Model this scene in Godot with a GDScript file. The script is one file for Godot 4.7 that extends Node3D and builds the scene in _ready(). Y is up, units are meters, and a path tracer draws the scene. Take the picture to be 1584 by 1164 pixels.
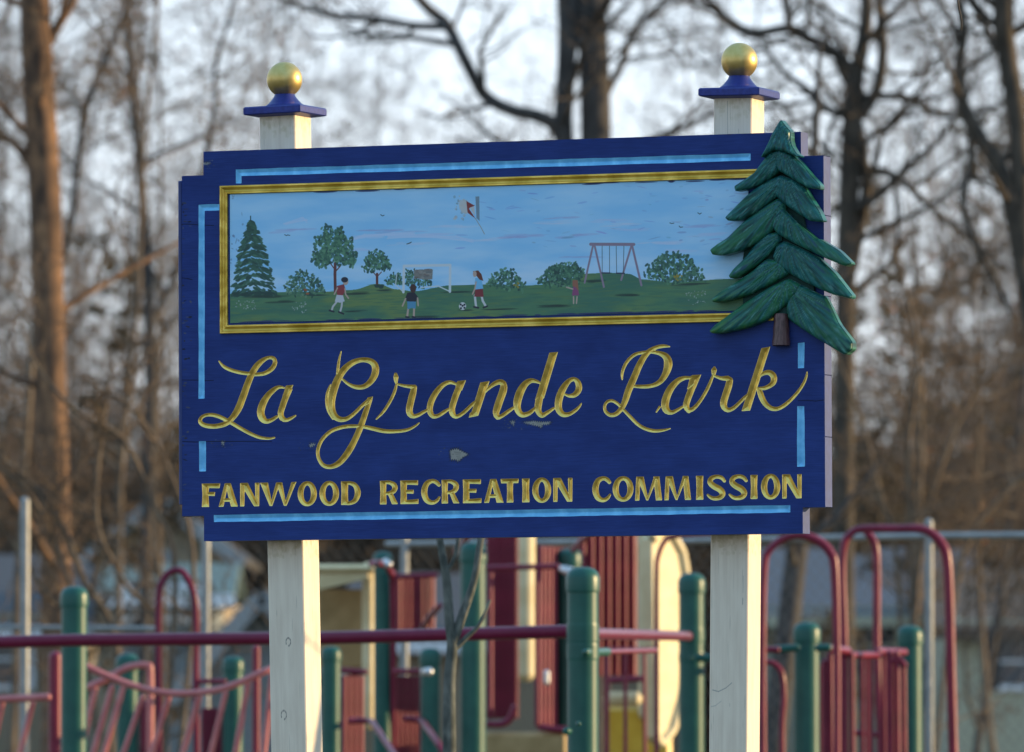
extends Node3D
# A painted, carved park sign on two cream posts in front of a playground, bare winter woods behind.

const SUN_TOWARDS := Vector3(0.975, 0.165, -0.14)
var rng := RandomNumberGenerator.new()
var used := {}

# ---------------------------------------------------------------- mesh buffer
class Buf:
	var v := PackedVector3Array()
	var n := PackedVector3Array()
	var c := PackedColorArray()
	var uv := PackedVector2Array()
	var idx := PackedInt32Array()
	var col := Color(1, 1, 1)
	var colored := false
	var mapped := false

	func add(p: Vector3, nn: Vector3, t := Vector2.ZERO) -> int:
		v.append(p); n.append(nn); c.append(col); uv.append(t)
		return v.size() - 1

	func face(a: int, b: int, d: int) -> void:
		var g := (v[b] - v[a]).cross(v[d] - v[a])
		if g.dot(n[a] + n[b] + n[d]) > 0.0:
			idx.append(a); idx.append(d); idx.append(b)
		else:
			idx.append(a); idx.append(b); idx.append(d)

	func tri(a: Vector3, b: Vector3, d: Vector3, out: Vector3) -> void:
		var g := (b - a).cross(d - a)
		if g.length_squared() < 1e-16:
			return
		g = g.normalized()
		if g.dot(out) < 0.0:
			g = -g
		face(add(a, g), add(b, g), add(d, g))

	func quad(a: Vector3, b: Vector3, d: Vector3, e: Vector3, out: Vector3) -> void:
		var g := (d - a).cross(e - b)
		if g.length_squared() < 1e-16:
			return
		g = g.normalized()
		if g.dot(out) < 0.0:
			g = -g
		var i := add(a, g)
		add(b, g); add(d, g); add(e, g)
		face(i, i + 1, i + 2)
		face(i, i + 2, i + 3)

	func box(size: Vector3, xf := Transform3D(), bev := 0.0) -> void:
		var h := size * 0.5
		bev = minf(bev, minf(h.x, minf(h.y, h.z)) * 0.9)
		var cen := xf.origin
		for ax in 3:
			var b := (ax + 1) % 3
			var k := (ax + 2) % 3
			for s in [-1.0, 1.0]:
				var q := []
				for e in [[-1, -1], [1, -1], [1, 1], [-1, 1]]:
					var p := Vector3()
					p[ax] = s * h[ax]
					p[b] = e[0] * (h[b] - bev)
					p[k] = e[1] * (h[k] - bev)
					q.append(xf * p)
				var o := Vector3()
				o[ax] = s
				quad(q[0], q[1], q[2], q[3], xf.basis * o)
		if bev <= 0.0:
			return
		for ax in 3:
			var b := (ax + 1) % 3
			var k := (ax + 2) % 3
			for sb in [-1.0, 1.0]:
				for sk in [-1.0, 1.0]:
					var q := []
					for e in [[-1, 0], [1, 0], [1, 1], [-1, 1]]:
						var p := Vector3()
						p[ax] = e[0] * (h[ax] - bev)
						p[b] = sb * (h[b] - (bev if e[1] == 0 else 0.0))
						p[k] = sk * (h[k] - (0.0 if e[1] == 0 else bev))
						q.append(xf * p)
					quad(q[0], q[1], q[2], q[3], (q[0] + q[2]) * 0.5 - cen)
		for sx in [-1.0, 1.0]:
			for sy in [-1.0, 1.0]:
				for sz in [-1.0, 1.0]:
					var s := Vector3(sx, sy, sz)
					var q := []
					for ax in 3:
						var p := s * (h - Vector3.ONE * bev)
						p[ax] = s[ax] * h[ax]
						q.append(xf * p)
					tri(q[0], q[1], q[2], xf.basis * s)

	func tube(pts: PackedVector3Array, rad: PackedFloat32Array, sides := 8, dome := false) -> void:
		var m := pts.size()
		var t0 := (pts[1] - pts[0]).normalized()
		var up := Vector3.UP if absf(t0.y) < 0.9 else Vector3.RIGHT
		var x := t0.cross(up).normalized()
		var start := v.size()
		var along := 0.0
		for i in m:
			var t := (pts[mini(i + 1, m - 1)] - pts[maxi(i - 1, 0)]).normalized()
			x = (x - t * x.dot(t)).normalized()
			var y := t.cross(x)
			if i:
				along += pts[i].distance_to(pts[i - 1])
			for k in sides + 1:
				var a := TAU * k / sides
				var o := x * cos(a) + y * sin(a)
				add(pts[i] + o * rad[i], o, Vector2(float(k) / sides, along))
		var w := sides + 1
		for i in m - 1:
			for k in sides:
				var a := start + i * w + k
				face(a, a + 1, a + w)
				face(a + 1, a + w + 1, a + w)
		if dome:
			for e in [0, m - 1]:
				var t := (pts[0] - pts[1]).normalized() if e == 0 else (pts[m - 1] - pts[m - 2]).normalized()
				var ring: int = start + e * w
				var last: int = ring
				for j in 3:
					var a := PI / 2 * (j + 1) / 3.0
					var now := v.size()
					for k in w:
						var o: Vector3 = n[ring + k]
						add(pts[e] + o * rad[e] * cos(a) + t * rad[e] * sin(a), (o * cos(a) + t * sin(a)).normalized())
					for k in sides:
						face(last + k, last + k + 1, now + k)
						face(last + k + 1, now + k + 1, now + k)
					last = now

	func lathe(prof: Array, sides := 32, at := Vector3.ZERO) -> void:
		var m := prof.size()
		var start := v.size()
		for i in m:
			var a: Vector2 = prof[maxi(i - 1, 0)]
			var b: Vector2 = prof[mini(i + 1, m - 1)]
			var t := (b - a).normalized()
			for k in sides + 1:
				var g := TAU * k / sides
				var o := Vector3(cos(g), 0, sin(g))
				add(at + o * prof[i].x + Vector3(0, prof[i].y, 0), (o * t.y - Vector3(0, t.x, 0)).normalized())
		for i in m - 1:
			for k in sides:
				var a := start + i * (sides + 1) + k
				face(a, a + 1, a + sides + 1)
				face(a + 1, a + sides + 2, a + sides + 1)

	func prism(poly: PackedVector2Array, z0: float, z1: float, xf := Transform3D()) -> void:
		var ids := Geometry2D.triangulate_polygon(poly)
		for k in range(0, ids.size(), 3):
			var p := [poly[ids[k]], poly[ids[k + 1]], poly[ids[k + 2]]]
			tri(xf * Vector3(p[0].x, p[0].y, z1), xf * Vector3(p[1].x, p[1].y, z1), xf * Vector3(p[2].x, p[2].y, z1), xf.basis * Vector3.BACK)
			tri(xf * Vector3(p[0].x, p[0].y, z0), xf * Vector3(p[1].x, p[1].y, z0), xf * Vector3(p[2].x, p[2].y, z0), xf.basis * Vector3.FORWARD)
		var turn := -1.0 if Geometry2D.is_polygon_clockwise(poly) else 1.0
		for i in poly.size():
			var a := poly[i]
			var b := poly[(i + 1) % poly.size()]
			var o := Vector3(b.y - a.y, a.x - b.x, 0) * turn
			quad(xf * Vector3(a.x, a.y, z0), xf * Vector3(b.x, b.y, z0), xf * Vector3(b.x, b.y, z1), xf * Vector3(a.x, a.y, z1), xf.basis * o)

	func mesh() -> ArrayMesh:
		var a := []
		a.resize(Mesh.ARRAY_MAX)
		a[Mesh.ARRAY_VERTEX] = v
		a[Mesh.ARRAY_NORMAL] = n
		if colored:
			a[Mesh.ARRAY_COLOR] = c
		if mapped:
			a[Mesh.ARRAY_TEX_UV] = uv
		a[Mesh.ARRAY_INDEX] = idx
		var am := ArrayMesh.new()
		am.add_surface_from_arrays(Mesh.PRIMITIVE_TRIANGLES, a)
		return am

# ---------------------------------------------------------------- scene helpers
func numbered(called: String) -> String:
	var k: int = used.get(called, 0)
	used[called] = k + 1
	return called if k == 0 else "%s_%03d" % [called, k]

func thing(called: String, label: String, category: String, where := Vector3.ZERO, group := "") -> Node3D:
	var o := Node3D.new()
	o.name = numbered(called)
	o.position = where
	tag(o, label, category, group)
	add_child(o)
	return o

func tag(o: Node, label: String, category: String, group := "") -> void:
	o.set_meta("label", label)
	o.set_meta("category", category)
	if group:
		o.set_meta("group", group)

func part(called: String, m: Mesh, mat: Material, parent: Node, xf := Transform3D()) -> MeshInstance3D:
	var o := MeshInstance3D.new()
	o.name = called
	var k := 1
	while parent.has_node(NodePath(o.name)):
		o.name = "%s_%03d" % [called, k]
		k += 1
	o.mesh = m
	o.material_override = mat
	o.transform = xf
	parent.add_child(o, true)
	return o

func lin(r: float, g: float, b: float) -> Color:
	return Color(r, g, b).linear_to_srgb()

func paint(c: Color, rough := 0.5, metal := 0.0) -> StandardMaterial3D:
	var m := StandardMaterial3D.new()
	m.albedo_color = c
	m.roughness = rough
	m.metallic = metal
	return m

func noise_tex(freq: float, a: Color, b: Color, octaves := 4, size := 256, seed_ := 1, stretch := 1.0) -> ImageTexture:
	var fn := FastNoiseLite.new()
	fn.seed = seed_
	fn.frequency = freq
	fn.fractal_octaves = octaves
	var im := Image.create(size, size, false, Image.FORMAT_RGB8)
	for y in size:
		for x in size:
			# tile by blending two far samples across the seam
			var fx := float(x) / size
			var fy := float(y) / size
			var w := clampf((absf(fx - 0.5) - 0.36) / 0.14, 0.0, 1.0) * 0.5
			var wy := clampf((absf(fy - 0.5) - 0.36) / 0.14, 0.0, 1.0) * 0.5
			var xx := x + (size if fx < 0.5 else -size)
			var yy := y + (size if fy < 0.5 else -size)
			var s := fn.get_noise_2d(x, y * stretch) * (1 - w) * (1 - wy) + fn.get_noise_2d(xx, y * stretch) * w * (1 - wy) + fn.get_noise_2d(x, yy * stretch) * (1 - w) * wy + fn.get_noise_2d(xx, yy * stretch) * w * wy
			im.set_pixel(x, y, a.lerp(b, clampf(s * 1.3 + 0.5, 0, 1)))
	return ImageTexture.create_from_image(im)

func tex_mat(t: Texture2D, scale: float, rough := 0.8, metal := 0.0) -> StandardMaterial3D:
	var m := paint(Color.WHITE, rough, metal)
	m.albedo_texture = t
	m.uv1_triplanar = true
	m.uv1_scale = Vector3.ONE * scale
	return m

func curve(pts: Array, step := 5.0) -> Array:
	# Catmull-Rom through [x, y, r, ...], in millimetres
	var p := []
	for i in range(0, pts.size(), 3):
		p.append(Vector3(pts[i], pts[i + 1], pts[i + 2]))
	var out := []
	for i in p.size() - 1:
		var a: Vector3 = p[maxi(i - 1, 0)]
		var b: Vector3 = p[i]
		var c: Vector3 = p[i + 1]
		var d: Vector3 = p[mini(i + 2, p.size() - 1)]
		var k := maxi(1, int(Vector2(c.x - b.x, c.y - b.y).length() / step))
		for j in k:
			out.append(b.cubic_interpolate(c, a, d, float(j) / k))
	out.append(p[-1])
	return out

func path4(a: Array, smooth := 0) -> Array:
	# [x, y, z, r, ...] -> [points, radii]; smooth > 0 puts that many pieces on each span
	var p := []
	var r := []
	for i in range(0, a.size(), 4):
		p.append(Vector3(a[i], a[i + 1], a[i + 2]))
		r.append(a[i + 3])
	if smooth == 0:
		return [PackedVector3Array(p), PackedFloat32Array(r)]
	var op := PackedVector3Array()
	var orr := PackedFloat32Array()
	for i in p.size() - 1:
		var p0: Vector3 = p[maxi(i - 1, 0)]
		var p1: Vector3 = p[i]
		for j in smooth:
			var t := float(j) / smooth
			op.append(p1.cubic_interpolate(p[i + 1], p0, p[mini(i + 2, p.size() - 1)], t))
			orr.append(lerpf(r[i], r[i + 1], t))
	op.append(p[-1])
	orr.append(r[-1])
	return [op, orr]

# ---------------------------------------------------------------- carving field (mm grid)
class Field:
	var x0: float
	var y0: float
	var h: float
	var nx: int
	var ny: int
	var f := PackedFloat32Array()
	var own := PackedInt32Array()

	func _init(ax: float, ay: float, bx: float, by: float, step: float) -> void:
		x0 = ax; y0 = ay; h = step
		nx = int(round((bx - ax) / step)) + 1
		ny = int(round((by - ay) / step)) + 1
		f.resize(nx * ny)
		f.fill(-99.0)
		own.resize(nx * ny)
		own.fill(-1)

	func put(i: int, s: float, who: int) -> void:
		if s > f[i]:
			f[i] = s
			own[i] = who

	func stroke(pts: Array, who: int) -> void:
		for k in pts.size() - 1:
			var a: Vector3 = pts[k]
			var b: Vector3 = pts[k + 1]
			var m := maxf(a.z, b.z) + 3.0 * h
			var d := Vector2(b.x - a.x, b.y - a.y)
			var l2 := maxf(d.length_squared(), 1e-6)
			for j in range(maxi(0, int((minf(a.y, b.y) - m - y0) / h)), mini(ny - 1, int((maxf(a.y, b.y) + m - y0) / h) + 1) + 1):
				for i in range(maxi(0, int((minf(a.x, b.x) - m - x0) / h)), mini(nx - 1, int((maxf(a.x, b.x) + m - x0) / h) + 1) + 1):
					var px := x0 + i * h - a.x
					var py := y0 + j * h - a.y
					var t := clampf((px * d.x + py * d.y) / l2, 0.0, 1.0)
					put(j * nx + i, lerpf(a.z, b.z, t) - Vector2(px - d.x * t, py - d.y * t).length(), who)

	func convex(q: Array, who: int, wob := 0.0) -> void:
		var p := []
		var lo := Vector2(1e9, 1e9)
		var hi := -lo
		var area := 0.0
		for i in range(0, q.size(), 2):
			p.append(Vector2(q[i], q[i + 1]))
			lo = lo.min(p[-1])
			hi = hi.max(p[-1])
		for i in p.size():
			area += p[i].cross(p[(i + 1) % p.size()])
		var turn := signf(area)
		var edges := []
		for i in p.size():
			var a: Vector2 = p[i]
			var d: Vector2 = p[(i + 1) % p.size()] - a
			if d.length() < 0.01:
				continue
			d = d.normalized()
			edges.append([a, Vector2(-d.y, d.x) * turn])
		for j in range(maxi(0, int((lo.y - 9 - y0) / h)), mini(ny - 1, int((hi.y + 9 - y0) / h) + 1) + 1):
			for i in range(maxi(0, int((lo.x - 9 - x0) / h)), mini(nx - 1, int((hi.x + 9 - x0) / h) + 1) + 1):
				var s := 99.0
				var w := Vector2(x0 + i * h, y0 + j * h)
				for e in edges:
					s = minf(s, (w - e[0]).dot(e[1]))
				if wob > 0.0:
					s += wob * (sin(w.x * 0.021 + w.y * 0.017) + 0.7 * sin(w.x * 0.083 + 2.0) * cos(w.y * 0.061))
				put(j * nx + i, s, who)

	func outline(q: PackedVector2Array) -> void:
		# signed distance to any polygon, positive inside
		for j in ny:
			for i in nx:
				var w := Vector2(x0 + i * h, y0 + j * h)
				var d := 1e9
				for k in q.size():
					var c := Geometry2D.get_closest_point_to_segment(w, q[k], q[(k + 1) % q.size()])
					d = minf(d, c.distance_squared_to(w))
				f[j * nx + i] = sqrt(d) * (1.0 if Geometry2D.is_point_in_polygon(w, q) else -1.0)

# cut a triangle by the field and give back its inside polygon (sign 1) or outside polygon (sign -1): [x, y, s]
func clip(tri: Array, sgn: float) -> Array:
	var out := []
	for k in 3:
		var a: Vector3 = tri[k]
		var b: Vector3 = tri[(k + 1) % 3]
		var ia := a.z * sgn >= 0.0
		var ib := b.z * sgn >= 0.0
		if ia:
			out.append(a)
		if ia != ib:
			var m := a.lerp(b, a.z / (a.z - b.z))
			m.z = 0.0
			out.append(m)
	return out

func _ready() -> void:
	rng.seed = 7
	camera_and_light()
	ground()
	hill()
	build_sign()
	playground()
	fences()
	houses()
	woods()
	evergreens()

func camera_and_light() -> void:
	var cam := Camera3D.new()
	cam.name = "camera"
	cam.position = Vector3(0, 1.5, 0)
	cam.rotation_degrees.x = 2.523
	cam.fov = 5.656
	cam.near = 0.5
	cam.far = 3000.0
	var lens := CameraAttributesPhysical.new()
	lens.frustum_focal_length = 24.0 / (2.0 * tan(deg_to_rad(5.656) / 2.0))
	lens.frustum_focus_distance = 22.0
	lens.frustum_near = 0.5
	lens.frustum_far = 3000.0
	lens.exposure_aperture = 6.2
	cam.attributes = lens
	add_child(cam)

	var sky := ProceduralSkyMaterial.new()
	sky.sky_top_color = Color(0.58, 0.76, 0.91)
	sky.sky_horizon_color = Color(0.955, 0.97, 0.975)
	sky.sky_curve = 0.14
	sky.ground_bottom_color = Color(0.30, 0.27, 0.22)
	sky.ground_horizon_color = Color(0.62, 0.64, 0.63)
	sky.sky_energy_multiplier = 0.86
	sky.use_debanding = false
	var e := Environment.new()
	e.background_mode = Environment.BG_SKY
	e.sky = Sky.new()
	e.sky.sky_material = sky
	e.tonemap_mode = Environment.TONE_MAPPER_LINEAR
	e.tonemap_exposure = 2.0
	e.sdfgi_enabled = true
	e.ssao_enabled = true
	e.ssil_enabled = true
	var we := WorldEnvironment.new()
	we.name = "world_environment"
	we.environment = e
	add_child(we)

	var sun := DirectionalLight3D.new()
	sun.name = "sun"
	sun.light_energy = 1.15
	sun.light_color = Color(1.0, 0.86, 0.63)
	sun.light_angular_distance = 0.5
	sun.shadow_enabled = true
	sun.look_at_from_position(SUN_TOWARDS * 100.0, Vector3.ZERO)
	add_child(sun)

func ground() -> void:
	var b := Buf.new()
	var fn := FastNoiseLite.new()
	fn.seed = 3
	fn.frequency = 0.05
	var xs := []
	var zs := []
	for i in 61:
		xs.append((i - 30) * absf(i - 30) * 1.1)
	for i in 81:
		zs.append(60.0 - i * 8.0 - maxf(0, i - 50) * maxf(0, i - 50) * 1.2)
	for z in zs:
		for x in xs:
			b.add(Vector3(x, fn.get_noise_2d(x, z) * 0.04 - 0.04, z), Vector3.UP)
	for j in zs.size() - 1:
		for i in xs.size() - 1:
			var k: int = j * xs.size() + i
			b.face(k, k + 1, k + xs.size())
			b.face(k + 1, k + xs.size() + 1, k + xs.size())
	var m := tex_mat(noise_tex(0.05, lin(0.07, 0.075, 0.03), lin(0.17, 0.13, 0.075), 5, 256, 5), 0.31, 0.95)
	var g := part("ground", b.mesh(), m, self)
	g.set_meta("kind", "structure")
	tag(g, "flat winter grass and bare soil of the park", "ground")

var hill_noise := FastNoiseLite.new()
func hill_y(x: float, z: float) -> float:
	hill_noise.seed = 13
	hill_noise.frequency = 0.03
	var f := smoothstep(0.0, 9.0, (-222.0 - z) / 7.0)
	return -0.1 + f * (8.0 + hill_noise.get_noise_2d(x, z) * 7.0)

func hill() -> void:
	var b := Buf.new()
	var fn := hill_noise
	for j in 15:
		for i in 61:
			var x := (i - 30) * 3.2
			var z := -222.0 - j * 7.0
			b.add(Vector3(x, hill_y(x, z), z), Vector3.UP)
	for j in 14:
		for i in 60:
			var k := j * 61 + i
			b.face(k, k + 1, k + 61)
			b.face(k + 1, k + 62, k + 61)
	for i in b.v.size():
		var x := b.v[i].x
		var z := b.v[i].z
		b.n[i] = Vector3(-(fn.get_noise_2d(x + 1, z) - fn.get_noise_2d(x - 1, z)) * 1.7, 1.0, 0.12).normalized()
	var g := part("hill", b.mesh(), tex_mat(noise_tex(0.06, lin(0.016, 0.014, 0.012), lin(0.07, 0.05, 0.034), 5, 128, 51), 0.12, 0.95), self)
	g.set_meta("kind", "structure")
	tag(g, "low wooded hillside of dead leaves behind the park", "hill")

# evergreens beside the viewer: they stand right of the frame and darken what the gold mirrors there
func evergreens() -> void:
	var m := paint(lin(0.02, 0.04, 0.02), 0.8)
	var tr := bark(lin(0.05, 0.04, 0.03), lin(0.10, 0.08, 0.06), 501)
	rng.seed = 812
	var first: Node3D
	for q in [[9.0, -11.0, 1.0], [11.5, -5.0, 0.95], [10.5, 1.0, 0.9]]:
		var o: Node3D
		if first == null:
			first = thing("evergreen_tree", "", "tree")
			var t := Buf.new()
			t.tube(PackedVector3Array([Vector3.ZERO, Vector3(0, 6, 0), Vector3(0, 12, 0)]), PackedFloat32Array([0.22, 0.14, 0.02]), 8)
			part("trunk", t.mesh(), tr, first)
			var c := Buf.new()
			for k in 9000:
				var h := 0.6 + 11.4 * rng.randf()
				var r := (12.3 - h) * 0.26 * sqrt(rng.randf()) * (0.8 + 0.2 * sin(h * 6.0))
				var a := rng.randf() * TAU
				var p := Vector3(cos(a) * r, h - r * 0.25, sin(a) * r)
				var out := Vector3(cos(a), -0.35, sin(a))
				var w := out.cross(Vector3(rng.randfn() * 0.4, 1, rng.randfn() * 0.4)).normalized() * 0.09
				c.quad(p - w, p + out * 0.12 - w, p + out * 0.42, p + w, Vector3.UP)
			part("crown", c.mesh(), m, first).set_meta("kind", "stuff")
			o = first
		else:
			o = first.duplicate()
			o.name = numbered("evergreen_tree")
			add_child(o)
		o.position = Vector3(q[0], 0, q[1])
		o.scale = Vector3.ONE * q[2]
		o.rotation.y = q[0] * 2.0
		tag(o, "dark evergreen tree right of the viewer, outside the picture", "tree", "evergreens beside the viewer")

# ---------------------------------------------------------------- the sign
const CAPS_BASE := -474.0
const CAPS_HIGH := 69.0

func stem(x0: float, x1: float, f := 0.035) -> Array:
	return [["p", [x0, 1, x1, 1, x1 - f, 0.34, x0 + f, 0.34]], ["p", [x0 + f, 0.66, x1 - f, 0.66, x1, 0, x0, 0]]]

func glyph(ch: String) -> Array:
	match ch:
		"I":
			return stem(0.02, 0.98, 0.09)
		"F":
			return stem(0.0, 0.4, 0.05) + [["p", [0, 1, 1, 1, 0.97, 0.79, 0.1, 0.81]], ["p", [0.2, 0.63, 0.72, 0.64, 0.7, 0.46, 0.2, 0.48]]]
		"A":
			return [["p", [0.32, 1, 0.5, 1, 0.25, 0, 0, 0]], ["p", [0.33, 1, 0.63, 1, 1, 0, 0.64, 0]], ["p", [0.2, 0.36, 0.75, 0.36, 0.75, 0.21, 0.2, 0.21]]]
		"N":
			return [["p", [0, 1, 0.24, 1, 0.22, 0, 0, 0]], ["p", [0, 1, 0.4, 1, 1, 0, 0.72, 0]], ["p", [0.77, 1, 1, 1, 0.99, 0, 0.8, 0.05]]]
		"W":
			return [["p", [0, 1, 0.22, 1, 0.34, 0, 0.265, 0]], ["p", [0.44, 1, 0.56, 1, 0.335, 0, 0.27, 0]], ["p", [0.44, 1, 0.61, 1, 0.725, 0, 0.655, 0]], ["p", [0.86, 1, 1, 1.02, 0.725, 0, 0.66, 0]]]
		"O":
			return [["o", []]]
		"D":
			return stem(0.0, 0.37, 0.03) + [["s", [0.16, 0.92, 4.8, 0.45, 0.925, 5.4, 0.7, 0.83, 7.2, 0.83, 0.62, 9, 0.83, 0.4, 9.2, 0.7, 0.18, 7.4, 0.45, 0.075, 5.4, 0.16, 0.075, 4.8]]]
		"R":
			return stem(0.0, 0.36, 0.03) + [["s", [0.16, 0.925, 4.6, 0.5, 0.925, 5.6, 0.75, 0.83, 7.6, 0.82, 0.7, 8.6, 0.74, 0.55, 7.2, 0.5, 0.47, 5.2, 0.2, 0.46, 4]], ["p", [0.4, 0.5, 0.68, 0.5, 1, 0, 0.66, 0]]]
		"E":
			return stem(0.0, 0.37, 0.03) + [["p", [0, 1, 0.98, 1, 0.98, 0.79, 0.1, 0.83]], ["p", [0.2, 0.6, 0.74, 0.6, 0.73, 0.43, 0.2, 0.45]], ["p", [0, 0, 1, 0, 1, 0.21, 0.1, 0.16]]]
		"T":
			return [["p", [0, 1, 1, 1, 0.97, 0.81, 0.03, 0.81]], ["p", [0.34, 1, 0.69, 1, 0.67, 0.34, 0.36, 0.34]], ["p", [0.37, 0.66, 0.66, 0.66, 0.7, 0, 0.33, 0]]]
		"M":
			return [["p", [0.05, 1, 0.2, 1, 0.16, 0, 0, 0]], ["p", [0.06, 1, 0.32, 1, 0.5, 0, 0.42, 0]], ["p", [0.7, 1, 0.86, 1, 0.48, 0, 0.42, 0]], ["p", [0.68, 1, 0.9, 1, 1, 0, 0.77, 0]]]
		"C":
			return [["s", [0.93, 0.79, 5.6, 0.8, 0.9, 6.4, 0.58, 0.955, 6, 0.3, 0.83, 8.4, 0.18, 0.5, 9.6, 0.3, 0.17, 8.6, 0.58, 0.045, 6.2, 0.82, 0.12, 5.2, 0.95, 0.26, 3.6]]]
		"S":
			return [["s", [0.93, 0.77, 5.0, 0.78, 0.9, 5.8, 0.5, 0.95, 5.6, 0.22, 0.87, 7.2, 0.17, 0.71, 8.4, 0.36, 0.56, 8.8, 0.68, 0.42, 9.2, 0.83, 0.26, 8.8, 0.74, 0.11, 7.2, 0.45, 0.045, 5.8, 0.2, 0.09, 5.2, 0.03, 0.2, 3.4]]]
	return []

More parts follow.
